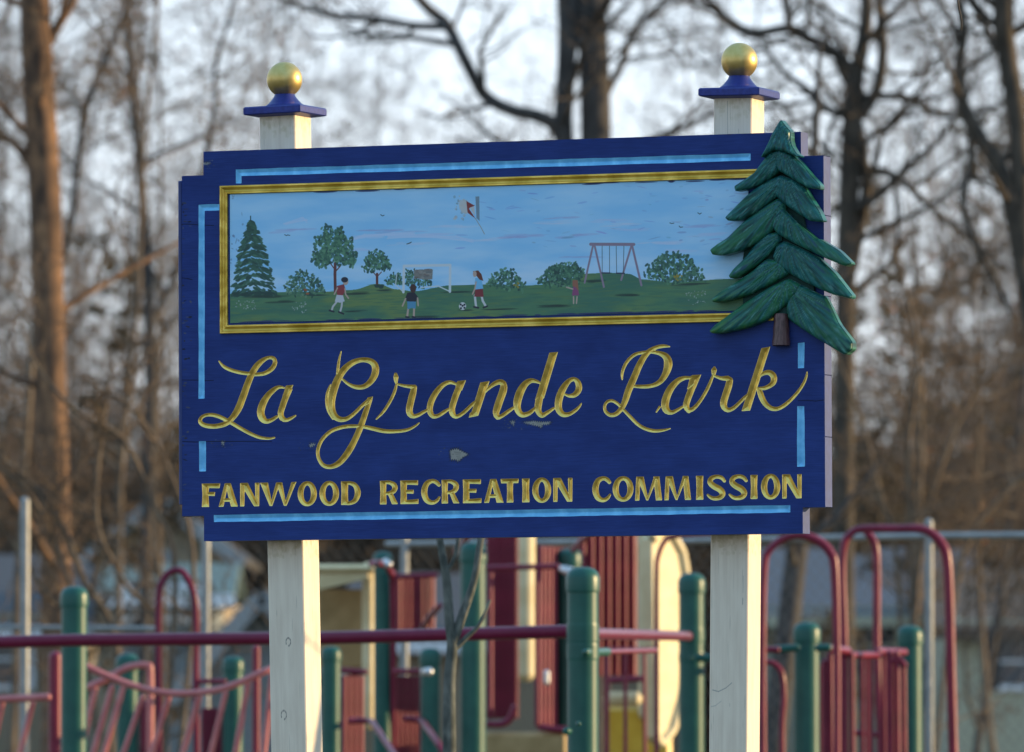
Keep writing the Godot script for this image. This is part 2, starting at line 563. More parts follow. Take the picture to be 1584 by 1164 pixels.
func build_sign() -> void:
	var root := thing("park_sign", "dark blue carved wooden park sign with gold lettering on two cream posts", "sign", Vector3(-0.041, 0, -22.0))
	root.rotation.y = deg_to_rad(-21.563)
	var px := Transform3D(Basis(Vector3.BACK, 0.0035), Vector3(0, 2.5767, 0))

	var X0 := -1000.0
	var X1 := -930.0
	var X2 := 932.0
	var X3 := 1000.0
	var Y0 := -574.0
	var Y1 := -500.0
	var Y2 := 502.0
	var Y3 := 572.0
	var TH := -0.060

	# --- gather every carved stroke into one field
	var F := Field.new(X0, Y0, X3, Y3, 2.0)
	var names := []    # part name for each owner
	var mats := []
	var gold := gold_leaf()
	var stripe_m := tex_mat(noise_tex(0.03, lin(0.11, 0.40, 0.72), lin(0.22, 0.60, 0.92), 5, 128, 12), 6.0, 0.6)
	var script := [
		[["s", [-881, -46, 2.1, -866.8, -61.4, 4.8, -846.9, -71.5, 5.3, -818.5, -79.8, 5.3, -790.2, -84.3, 5.3, -761.8, -87.5, 5.3, -733.5, -84.1, 6.1, -710.8, -70.3, 7.4, -701.7, -53.5, 6.9, -706.5, -41.7, 5.8, -720.6, -38.8, 4.8, -739.1, -45.8, 6.9, -758.9, -61.5, 9.5, -774.6, -83.3, 10.1, -788.8, -113, 10.6, -803, -149.2, 11.1, -817.3, -182.8, 11.1, -834.4, -208.5, 9.5, -855.7, -227.7, 8, -881.3, -235.9, 7.2, -907, -237.2, 6.9, -929.7, -232.9, 6.6, -941.7, -223.6, 6.4, -938.8, -211.9, 5.3, -924, -204.3, 4.8, -904, -203.4, 5.3, -881.3, -209, 5.8, -855.7, -220.7, 5.8, -835.8, -231.4, 5.8, -807.5, -247.3, 5.6, -779.1, -261.6, 5.3, -750.8, -272.5, 4.8, -722.5, -276.1, 3.7, -704.1, -273.8, 2.7]]],
		[["s", [-674.2, -128.2, 3.2, -688.3, -125.9, 4.8, -705.3, -133.3, 7.4, -726.5, -151.9, 9.5, -742.1, -176.4, 11.7, -747.9, -199.7, 11.9, -742.2, -216.7, 11.1, -729.5, -225.5, 7.4, -713.9, -222.4, 5.8, -696.9, -213.1, 4.8]], ["s", [-657.2, -133.7, 10.1, -668, -155.6, 10.1, -678.5, -182.7, 9.8, -684.2, -202.1, 9.5, -680, -216.5, 8.5, -667.3, -223.2, 5.8, -650.3, -217.5, 4.5, -637.6, -210.7, 2.7]], ["p", [-667.1, -121.8, -643.6, -120.5, -660.1, -157.1, -681.3, -161.9]]],
		[["s", [-491.9, -26.1, 2, -497.9, -48, 3.6, -501.4, -70.6, 4.6, -504.3, -90, 4]], ["s", [-488.5, -106.5, 3.3, -469.3, -121.5, 4.6, -444.7, -130.7, 6.3, -420.2, -129.6, 7.3, -399.1, -115.4, 9.3, -385.1, -92.4, 11.3, -385, -69.7, 10.6, -400.7, -55.5, 8.3, -427, -51.7, 7, -455.1, -59.2, 8.6, -481.4, -77.5, 10.3, -502.6, -106.3, 11.6, -515.7, -138.4, 11.9, -522.8, -170.7, 11.6, -521.1, -196.7, 10.9, -510.9, -215.7, 9.6, -493.4, -224.4, 7.6, -473, -221.8, 6.3, -451.9, -208.3, 5.6, -427.3, -186.4, 5.3, -402.8, -165.8, 4.6]], ["s", [-526.2, -122, 2, -535.4, -144.5, 4.3, -537.6, -173.7, 5, -531.3, -199.7, 5, -518, -221.1, 4]], ["s", [-400.3, -168.1, 6.6, -412.7, -198.6, 8.6, -428.5, -240.4, 9.6, -446.2, -279, 9.6, -469, -317.4, 10.3, -497.2, -349.4, 9, -526, -361.9, 6.6, -549.9, -356.3, 6, -564, -335.4, 5.6, -565.7, -309.4, 5.6, -551.5, -280.4, 5.6, -525.8, -258.8, 5.6, -494.2, -248, 5.6, -462.5, -244.4, 5.3, -427.5, -245.9, 5, -392.5, -252.7, 6, -357.5, -260.4, 6, -322.6, -262, 5.3, -287.7, -259, 4.6, -263.2, -249.8, 3.6, -247.2, -239.1, 2.3]], ["p", [-409.1, -161.8, -391.5, -158.9, -400, -185.9, -418.6, -185.6]]],
		[["s", [-320.2, -96.4, 5.3, -319.1, -104.5, 7.9, -319.1, -114.1, 6.1, -318, -122.7, 3.3]], ["s", [-316.8, -120.6, 3.1, -323.2, -145.1, 4.8, -338.3, -174.7, 4.8, -359.1, -204.2, 4.4, -381.2, -224.8, 2.4]], ["s", [-315.7, -124.2, 2.9, -292.6, -130, 4.6, -274.2, -132.5, 5.5, -261.5, -135.1, 7.5]], ["s", [-261.5, -135.5, 8.3, -266.2, -152.5, 10.5, -272.7, -175.9, 10.7, -277.4, -197.2, 10.7, -275.1, -211.1, 9.9, -264.7, -219.2, 6.4, -249.1, -215.8, 5.5, -235.2, -208.6, 5, -217.9, -200, 3.9]]],
		[["s", [-131.5, -127.8, 3.9, -149.9, -122.3, 5.5, -170.6, -129.2, 7.2, -190.8, -148, 8.8, -205.6, -170.7, 9.7, -212.8, -191.9, 9.7, -211.7, -208.6, 8.8, -202.6, -220.3, 6.6, -186.9, -218.6, 5.5, -170.8, -209.8, 5.5, -154.7, -200.7, 4.2]], ["s", [-120.1, -136.1, 10.1, -129.3, -155.1, 10.1, -138.1, -178.4, 9.9, -143.9, -199.6, 9.9, -141.6, -213.7, 9, -132.5, -222.6, 5.9, -118, -218.2, 5.5, -99.6, -205.1, 5.5, -81.2, -188.6, 5, -69.3, -179.2, 3.9]], ["p", [-130.3, -125.3, -125.7, -119.4, -99.3, -116.9, -112.1, -146.9, -133.9, -148.6]]],
		[["p", [-55.1, -124.8, -26.1, -120.9, -61.5, -220.4, -87, -223.3]], ["p", [-86.9, -210.9, -61.5, -211.4, -62.7, -221.5, -91.8, -226.2]], ["s", [-43.1, -155.9, 3, -28.6, -141.8, 4.9, -11.6, -129.7, 6.7, 5.4, -124.4, 7.7, 16.7, -130.7, 9.7, 16.7, -147.6, 11.6, 7.6, -172.1, 11.6, -1.6, -196.7, 11.6, -6.3, -213.5, 10, -1.7, -225.9, 7.7, 9.9, -223.9, 5.8, 26.8, -213.4, 5.8, 46.7, -201, 4.6]]],
		[["s", [130.8, -130, 3.5, 116.4, -124.3, 5.3, 102, -122.7, 7.2, 85.5, -131.4, 9.7, 71.2, -150.9, 12.1, 61.7, -175.4, 12.5, 59.5, -195.6, 11.1, 64, -210.9, 9.7, 75.1, -221, 7.7, 92, -218.6, 6.7, 106.5, -209.9, 5.8, 116.1, -201.6, 4.2]], ["p", [160.1, -42.6, 186.5, -41.3, 142.7, -174.7, 115, -178.6]], ["s", [130.2, -167.7, 11.1, 125.1, -192.3, 11.1, 125, -209.8, 9.7, 135.8, -223.5, 7.2, 152.2, -216.3, 5.8, 171.9, -204.4, 4.4]]],
		[["s", [207.2, -164.2, 3, 222.1, -169, 5.1, 238.9, -165.2, 7.9, 250.4, -150.2, 9.7, 248.6, -132.3, 8.8, 236.6, -120.8, 5.8, 220.3, -126.1, 7.2, 203.7, -144.9, 10.2, 191.8, -168.8, 11.4, 186.9, -193.4, 11.1, 190.2, -210.5, 10.2, 203.1, -222.4, 7.7, 221.9, -221, 5.8, 241.1, -210.1, 4.9, 253.1, -199.1, 3.5, 258.2, -191.6, 2.1]]],
		[["s", [384.4, -124.8, 2.1, 383.9, -109.5, 4.2, 390, -89.1, 5, 403.7, -69, 5, 422.9, -54.3, 5, 447.4, -48.4, 4.5, 474.6, -47.7, 4.5, 501.8, -52.4, 6.6, 520.2, -64.2, 10.6, 525.6, -84.2, 13, 517.9, -109.6, 10.6, 501.5, -132.2, 8, 479.7, -143.2, 6.1, 452.4, -146.5, 5.6, 422.5, -144.9, 4.5]], ["s", [530.4, -33.3, 1.9, 512.8, -31.2, 5, 491, -34.3, 5.6, 469.8, -44.1, 7.2, 453.4, -59, 9, 436.9, -85, 10.1, 420.4, -120.4, 10.6, 403.9, -155.8, 10.6, 392.9, -186.2, 9.5, 381.9, -207.7, 7.7, 364.9, -223.5, 6.6, 347.1, -226.3, 5.6, 332.7, -215.8, 5, 330, -200.4, 4.5, 337.7, -188.3, 4.5, 352.8, -185.2, 4.5, 370.5, -194.8, 4.5, 389.5, -213.5, 4.5, 408.5, -232.5, 5, 430.2, -253.3, 5, 451.9, -266.4, 5, 479.1, -274, 5, 506.3, -273.4, 4, 530.7, -268.5, 1.9]]],
		[["s", [488.8, -219.9, 2.4, 498.4, -206, 3.7]], ["s", [593.8, -124.3, 3.7, 577.5, -124, 5.6, 555.8, -131.4, 8.2, 534.5, -151.2, 10.6, 519.7, -178.4, 11.7, 515.3, -201.3, 11.7, 520.7, -216.1, 10.1, 533.7, -222.7, 6.1, 550, -217.2, 5, 567.6, -207.3, 4]], ["s", [607.3, -134.2, 9.8, 596.3, -156.9, 10.1, 584.8, -184.7, 9.8, 579.8, -205, 9.3, 587.9, -219.1, 6.4]], ["p", [592.4, -119.9, 599.2, -116.3, 626.3, -115.5, 609.9, -152.1, 582.8, -156.7]]],
		[["s", [584.3, -214.5, 6.3, 595.4, -215.9, 6.1, 609.2, -206, 5.6, 626.7, -185.3, 5.1, 644.2, -157.6, 5.1, 656.8, -131.7, 4.4, 662.3, -117.8, 3.4]], ["s", [666.4, -96.1, 3.4, 665.3, -103.8, 8.3, 664.3, -112, 6.6, 664.3, -119.7, 3.4]], ["s", [665.5, -119.5, 3.4, 686.6, -126.9, 5.4, 706.4, -128, 7.8, 713.1, -133.3, 9.3]], ["s", [713.1, -134, 9.7, 708.8, -151.4, 10.7, 700.5, -174.6, 10.7, 694.2, -195.5, 10.7, 695.6, -209, 9.3, 706.5, -218.6, 6.6, 723.4, -213.5, 5.6, 740.8, -199.1, 5.1, 758.2, -183.1, 4.6, 770.1, -174, 3.2]]],
		[["p", [809.6, -43.8, 836.3, -39.7, 774.1, -221.4, 748.1, -222.6]], ["s", [801.8, -125.7, 3.2, 815.4, -115.7, 5.6, 832.7, -113.7, 7.6, 845.7, -124.2, 9.3, 845.7, -140, 8.8, 835, -151, 6.6, 817.7, -158.1, 5.6, 797.9, -158.2, 3.7]], ["s", [797.9, -158.2, 3.7, 804.5, -169.5, 8.3, 811.8, -188.3, 8.8, 822.9, -204.8, 7.6, 839.6, -216.3, 6.6, 859.3, -217.1, 5.6, 879.1, -207.3, 5.6, 901.4, -189.3, 5.1, 923.7, -165.3, 4.6, 938.6, -142.3, 4.1, 945.8, -123.9, 3.2, 947.1, -114.6, 1.7]]],
	]
	for letter in script:
		for s in letter:
			if s[0] == "s":
				F.stroke(curve(s[1]), names.size())
			else:
				F.convex(s[1], names.size())
		names.append("letter")
		mats.append(gold)
	var caps := [["F", -936.8, -877.7], ["A", -882.9, -820.9], ["N", -814.1, -752.6], ["W", -750.6, -634.2], ["O", -630.9, -569.8], ["O", -561.6, -499.6], ["D", -493.3, -430.8], ["R", -370.5, -313], ["E", -306.3, -249.5], ["C", -242.4, -181.1], ["R", -177, -120.9], ["E", -110.6, -52.8], ["A", -44.5, 16.8], ["T", 7.2, 64], ["I", 73.2, 97.5], ["O", 105.5, 164.1], ["N", 170.3, 229.8], ["C", 290.2, 347.8], ["O", 353.4, 417.7], ["M", 422.2, 505.3], ["M", 512.1, 593.9], ["I", 608.3, 631.7], ["S", 642.8, 699.1], ["S", 709.4, 765], ["I", 773.9, 796.2], ["O", 806.2, 864.6], ["N", 870.4, 929.3]]
	for c in caps:
		var w: float = c[2] - c[1]
		for s in glyph(c[0]):
			var q := []
			if s[0] == "p":
				for i in range(0, s[1].size(), 2):
					q += [c[1] + s[1][i] * w, CAPS_BASE + s[1][i + 1] * CAPS_HIGH]
				F.convex(q, names.size())
			elif s[0] == "s":
				for i in range(0, s[1].size(), 3):
					q += [c[1] + s[1][i] * w, CAPS_BASE + s[1][i + 1] * CAPS_HIGH, s[1][i + 2]]
				F.stroke(curve(q, 3.0), names.size())
			else:
				for i in 49:
					var a := TAU * i / 48
					var r := lerpf(6.0, 9.4, absf(cos(a)) ** 1.5)
					q.append(Vector3(c[1] + w * 0.5 + (w * 0.5 - 9.4) * cos(a), CAPS_BASE + CAPS_HIGH * 0.5 + (CAPS_HIGH * 0.53 - 6.0) * sin(a), r))
				F.stroke(q, names.size())
		names.append("letter")
		mats.append(gold)
	# light blue lining, V-grooved like the letters
	for q in [
		[[-826.4, 516.4, 779.6, 514.6, 779.5, 493.8, -826.4, 496], [-826.4, 516.4, -807.7, 515.8, -807.8, 474.4, -826.4, 474.9]],
		[[-946.2, 415.9, -879.2, 415.6, -879.2, 397.3, -946.2, 397.7], [-946.2, 415.9, -926.2, 415.4, -927.4, -155.5, -946.9, -155.1]],
		[[-945.6, -280.6, -923.8, -280.9, -922.9, -369.8, -945.1, -369.4]],
		[[919.8, -31.5, 939.7, -30, 938.9, -103.7, 919.2, -103.9]],
		[[917.1, -211.6, 938.3, -211.2, 938.9, -383.5, 915.6, -383.9]],
		[[-898.9, -497.6, 894.7, -492.9, 894.6, -513.9, -898.1, -518.8]],
	]:
		for poly in q:
			F.convex(poly, names.size(), 0.45)
		names.append("lining_stripe")
		mats.append(stripe_m)

	# --- march the field: carved parts on one side, the flat face of the board on the other
	var face := Buf.new()
	face.mapped = true
	var bufs := []
	for k in names.size():
		var nb := Buf.new()
		nb.colored = true
		bufs.append(nb)
	var nx := F.nx
	var h := F.h
	var size := Vector2(X3 - X0, Y3 - Y0)
	var flat := func(ax: float, ay: float, bx: float, by: float) -> void:
		var i := face.v.size()
		for p in [Vector2(ax, ay), Vector2(bx, ay), Vector2(bx, by), Vector2(ax, by)]:
			face.add(Vector3(p.x, p.y, 0) * 0.001, Vector3.BACK, Vector2((p.x - X0) / size.x, (Y3 - p.y) / size.y))
		face.face(i, i + 1, i + 2)
		face.face(i, i + 2, i + 3)
	for j in F.ny - 1:
		var y := Y0 + j * h
		var lo := X1 if (y < Y1 or y >= Y2) else X0
		var hi := X2 if (y < Y1 or y >= Y2) else X3
		var i := int((lo - X0) / h)
		var end := int((hi - X0) / h)
		var run := i
		while i < end:
			var a := j * nx + i
			var s0 := F.f[a]
			var s1 := F.f[a + 1]
			var s2 := F.f[a + nx + 1]
			var s3 := F.f[a + nx]
			if s0 < 0 and s1 < 0 and s2 < 0 and s3 < 0:
				i += 1
				continue
			if i > run:
				flat.call(X0 + run * h, y, X0 + i * h, y + h)
			run = i + 1
			var best := a
			for o in [a + 1, a + nx, a + nx + 1]:
				if F.f[o] > F.f[best]:
					best = o
			var who := F.own[best]
			var x := X0 + i * h
			var p := [Vector3(x, y, s0), Vector3(x + h, y, s1), Vector3(x + h, y + h, s2), Vector3(x, y + h, s3)]
			for t in [[0, 1, 2], [0, 2, 3]]:
				var tr := [p[t[0]], p[t[1]], p[t[2]]]
				var ins := clip(tr, 1.0)
				if ins.size() >= 3:
					carve_cell(bufs[who], ins, names[who] == "lining_stripe")
				var outs := clip(tr, -1.0)
				for k in range(1, outs.size() - 1):
					var n0 := face.v.size()
					for q in [outs[0], outs[k], outs[k + 1]]:
						face.add(Vector3(q.x, q.y, 0) * 0.001, Vector3.BACK, Vector2((q.x - X0) / size.x, (Y3 - q.y) / size.y))
					face.face(n0, n0 + 1, n0 + 2)
			i += 1
		if end > run:
			flat.call(X0 + run * h, y, X0 + end * h, y + h)
	var blue_face := paint(Color.WHITE, 0.55)
	blue_face.metallic_specular = 0.25
	blue_face.albedo_texture = board_texture(X0, Y3, size)
	var board := part("panel", face.mesh(), blue_face, root, px)
	for k in names.size():
		if bufs[k].v.size():
			part(names[k], bufs[k].mesh(), mats[k], root, px)

	# --- body of the board: edges and back, as sub-parts of the panel
	var ol := [Vector2(X1, Y0), Vector2(X2, Y0), Vector2(X2, Y1), Vector2(X3, Y1), Vector2(X3, Y2), Vector2(X2, Y2), Vector2(X2, Y3), Vector2(X1, Y3), Vector2(X1, Y2), Vector2(X0, Y2), Vector2(X0, Y1), Vector2(X1, Y1)]
	var side := Buf.new()
	for k in ol.size():
		var a: Vector2 = ol[k] * 0.001
		var b: Vector2 = ol[(k + 1) % ol.size()] * 0.001
		var o := Vector3(b.y - a.y, a.x - b.x, 0).normalized()
		var to := side
		# the boards the panel is glued from leave a fine joint every 0.2 m on its end grain
		var cuts := [0.0, 1.0]
		if absf(o.x) > 0.5 and absf(b.y - a.y) > 0.5:
			cuts = [0.0, 0.2, 0.376, 0.6, 0.83, 1.0]
		for c in cuts.size() - 1:
			var p := a.lerp(b, cuts[c])
			var q := a.lerp(b, cuts[c + 1])
			var g := (q - p).normalized() * (0.0012 if cuts.size() > 2 else 0.0)
			var ip := p + g
			var iq := q - g
			to.quad(Vector3(ip.x, ip.y, -0.001), Vector3(iq.x, iq.y, -0.001), Vector3(iq.x, iq.y, TH), Vector3(ip.x, ip.y, TH), o)
			if cuts.size() > 2:
				var back := -o * 0.004
				side.quad(Vector3(q.x, q.y, 0) - Vector3(g.x, g.y, 0), Vector3(q.x, q.y, 0) + back, Vector3(q.x, q.y, TH) + back, Vector3(q.x, q.y, TH) - Vector3(g.x, g.y, 0), Vector3(0, -1, 0))
				side.quad(Vector3(q.x, q.y, 0) + Vector3(g.x, g.y, 0), Vector3(q.x, q.y, 0) + back, Vector3(q.x, q.y, TH) + back, Vector3(q.x, q.y, TH) + Vector3(g.x, g.y, 0), Vector3(0, 1, 0))
		# eased front arris
		to.quad(Vector3(a.x, a.y, 0), Vector3(b.x, b.y, 0), Vector3(b.x, b.y, 0) - Vector3(0, 0, 0.001), Vector3(a.x, a.y, 0) - Vector3(0, 0, 0.001), o + Vector3.BACK)
	var blue := tex_mat(noise_tex(0.04, lin(0.0135, 0.033, 0.15), lin(0.019, 0.044, 0.19), 4, 128, 21), 5.0, 0.55)
	var back_poly := PackedVector2Array()
	for q in ol:
		back_poly.append(q * 0.001)
	var ids := Geometry2D.triangulate_polygon(back_poly)
	for k in range(0, ids.size(), 3):
		for zz in [TH, -0.012]:
			side.tri(Vector3(back_poly[ids[k]].x, back_poly[ids[k]].y, zz), Vector3(back_poly[ids[k + 1]].x, back_poly[ids[k + 1]].y, zz), Vector3(back_poly[ids[k + 2]].x, back_poly[ids[k + 2]].y, zz), Vector3.FORWARD)
	part("panel_edge", side.mesh(), blue, board)
	# weathered batten along the left end, a dark gap between it and the board
	var bt := Buf.new()
	bt.box(Vector3(0.012, 0.955, 0.035), Transform3D(Basis(Vector3.BACK, 0.002), Vector3(-1.0125, 0.012, -0.0335)), 0.002)
	part("end_batten", bt.mesh(), blue, root, px)
	var gap := Buf.new()
	gap.box(Vector3(0.010, 0.945, 0.026), Transform3D(Basis(), Vector3(-1.004, 0.008, -0.034)), 0.001)
	part("batten_joint", gap.mesh(), tex_mat(noise_tex(0.06, lin(0.02, 0.018, 0.02), lin(0.06, 0.05, 0.05), 4, 64, 23), 8.0, 0.95), root, px)

	# --- gold frame round the picture: four mitred mouldings
	var fx0 := -0.8752
	var fx1 := 0.85
	var fy0 := 0.0342
	var fy1 := 0.4688
	var prof := [Vector2(0, 0), Vector2(0, 0.0075), Vector2(0.001, 0.0085), Vector2(0.005, 0.0085), Vector2(0.008, 0.004), Vector2(0.0125, 0.002), Vector2(0.017, 0.004), Vector2(0.0195, 0.0085), Vector2(0.0235, 0.0085), Vector2(0.0244, 0.0075), Vector2(0.0244, 0)]
	var corners := [Vector2(fx0, fy1), Vector2(fx1, fy1), Vector2(fx1, fy0), Vector2(fx0, fy0)]
	var inward := [Vector2(1, -1), Vector2(-1, -1), Vector2(-1, 1), Vector2(1, 1)]
	for k in 4:
		var fb := Buf.new()
		var c0: Vector2 = corners[k]
		var c1: Vector2 = corners[(k + 1) % 4]
		var nseg := 40
		for i in prof.size() - 1:
			for s in nseg:
				var q := []
				for e in [[i, 0], [i, 1], [i + 1, 1], [i + 1, 0]]:
					var pr: Vector2 = prof[e[0]]
					var a: Vector2 = c0 + inward[k] * pr.x
					var b: Vector2 = c1 + inward[(k + 1) % 4] * pr.x
					var w: Vector2 = a.lerp(b, float(s + e[1]) / nseg)
					q.append(Vector3(w.x, w.y, pr.y + 0.0005 * sin((s + e[1]) * 1.7 + k) * (1.0 if pr.y > 0.001 else 0.0)))
				fb.quad(q[0], q[1], q[2], q[3], Vector3(0, 0, 1) + Vector3(inward[k].x, inward[k].y, 0) * (-0.9 if i < 2 else (0.9 if i > 7 else 0.0)))
		part("frame_rail", fb.mesh(), gold_frame(), root, px)

	# --- picture board
	var pb := Buf.new()
	pb.mapped = true
	var L := -0.8439
	var R := 0.7727
	var T := 0.4431
	var B := 0.065
	var i0 := pb.v.size()
	for q in [[L, T, 0, 0], [R, T, 1, 0], [R, B, 1, 1], [L, B, 0, 1]]:
		pb.add(Vector3(q[0], q[1], 0.003), Vector3.BACK, Vector2(q[2], q[3]))
	pb.face(i0, i0 + 1, i0 + 2)
	pb.face(i0, i0 + 2, i0 + 3)
	for e in [[Vector2(L, T), Vector2(R, T), Vector3.UP], [Vector2(R, T), Vector2(R, B), Vector3.RIGHT], [Vector2(R, B), Vector2(L, B), Vector3.DOWN], [Vector2(L, B), Vector2(L, T), Vector3.LEFT]]:
		var a: Vector2 = e[0]
		var b: Vector2 = e[1]
		pb.quad(Vector3(a.x, a.y, 0.003), Vector3(b.x, b.y, 0.003), Vector3(b.x, b.y, 0.0002), Vector3(a.x, a.y, 0.0002), e[2])
	var pm := paint(Color.WHITE, 0.55)
	pm.albedo_texture = picture_texture()
	part("picture", pb.mesh(), pm, root, px)

	carved_tree(root, px)
	sign_posts(root)

func carve_cell(b: Buf, poly: Array, stripe: bool) -> void:
	var q := []
	for p in poly:
		var d: float = minf(p.z * (0.5 if stripe else 0.7) - (0.0 if stripe else clampf(p.z, 0.0, 1.4) * 0.35), 8.0)
		q.append(Vector3(p.x, p.y, -d) * 0.001)
	# uneven gilding: patches of thin leaf, brush strokes along the cut
	var s := sin(q[0].x * 61.0 + sin(q[0].y * 83.0) * 1.9) * 0.5 + sin(q[0].x * 217.0 + q[0].y * 151.0) * 0.3
	b.col = Color(1, 1, 1).lerp(Color(0.66, 0.60, 0.5), clampf(0.35 + s * 0.6, 0, 1))
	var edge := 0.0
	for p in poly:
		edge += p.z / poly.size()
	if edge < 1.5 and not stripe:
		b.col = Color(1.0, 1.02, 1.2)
	for k in range(1, q.size() - 1):
		b.tri(q[0], q[k], q[k + 1], Vector3.BACK)

func gold_leaf() -> StandardMaterial3D:
	var m := paint(lin(0.93, 0.66, 0.17), 0.36, 0.8)
	m.vertex_color_use_as_albedo = true
	return m

var gold_frame_m: StandardMaterial3D
func gold_frame() -> StandardMaterial3D:
	if gold_frame_m == null:
		gold_frame_m = tex_mat(noise_tex(0.035, lin(0.46, 0.29, 0.03), lin(0.84, 0.60, 0.14), 4, 256, 31), 1.3, 0.4, 0.6)
	return gold_frame_m

func fill_poly(im: Image, q: Array, c: Color, ragged := 0.0) -> void:
	var p := PackedVector2Array()
	for i in range(0, q.size(), 2):
		p.append(Vector2(q[i], q[i + 1]))
	var lo := p[0]
	var hi := p[0]
	for w in p:
		lo = lo.min(w)
		hi = hi.max(w)
	for y in range(maxi(0, int(lo.y) - 1), mini(im.get_height() - 1, int(hi.y) + 1) + 1):
		for x in range(maxi(0, int(lo.x) - 1), mini(im.get_width() - 1, int(hi.x) + 1) + 1):
			var cov := 0.0
			for o in [Vector2(0.25, 0.25), Vector2(0.75, 0.25), Vector2(0.25, 0.75), Vector2(0.75, 0.75)]:
				var w: Vector2 = Vector2(x, y) + o
				if ragged > 0.0:
					w += Vector2(sin(y * 1.9 + x * 0.4), cos(x * 1.3)) * ragged
				if Geometry2D.is_point_in_polygon(w, p):
					cov += 0.25
			if cov > 0.0:
				im.set_pixel(x, y, im.get_pixel(x, y).lerp(c, cov * c.a))

func dab(im: Image, cx: float, cy: float, rx: float, ry: float, c: Color, turn := 0.0) -> void:
	var m := maxf(rx, ry) + 1.0
	var cs := cos(turn)
	var sn := sin(turn)
	for y in range(maxi(0, int(cy - m)), mini(im.get_height() - 1, int(cy + m) + 1) + 1):
		for x in range(maxi(0, int(cx - m)), mini(im.get_width() - 1, int(cx + m) + 1) + 1):
			var dx := x + 0.5 - cx
			var dy := y + 0.5 - cy
			var u := (dx * cs + dy * sn) / rx
			var w := (-dx * sn + dy * cs) / ry
			var d := (1.0 - sqrt(u * u + w * w)) * minf(rx, ry) + 0.5
			if d > 0.0:
				var p := im.get_pixel(x, y)
				im.set_pixel(x, y, p.lerp(Color(c.r, c.g, c.b), clampf(d, 0, 1) * c.a))

func line(im: Image, q: Array, w: float, c: Color) -> void:
	for i in range(0, q.size() - 2, 2):
		var a := Vector2(q[i], q[i + 1])
		var b := Vector2(q[i + 2], q[i + 3])
		var lo := a.min(b) - Vector2.ONE * (w + 1)
		var hi := a.max(b) + Vector2.ONE * (w + 1)
		for y in range(maxi(0, int(lo.y)), mini(im.get_height() - 1, int(hi.y) + 1) + 1):
			for x in range(maxi(0, int(lo.x)), mini(im.get_width() - 1, int(hi.x) + 1) + 1):
				var p := Vector2(x + 0.5, y + 0.5)
				var d := w * 0.5 - Geometry2D.get_closest_point_to_segment(p, a, b).distance_to(p) + 0.5
				if d > 0.0:
					im.set_pixel(x, y, im.get_pixel(x, y).lerp(Color(c.r, c.g, c.b), clampf(d, 0, 1) * c.a))

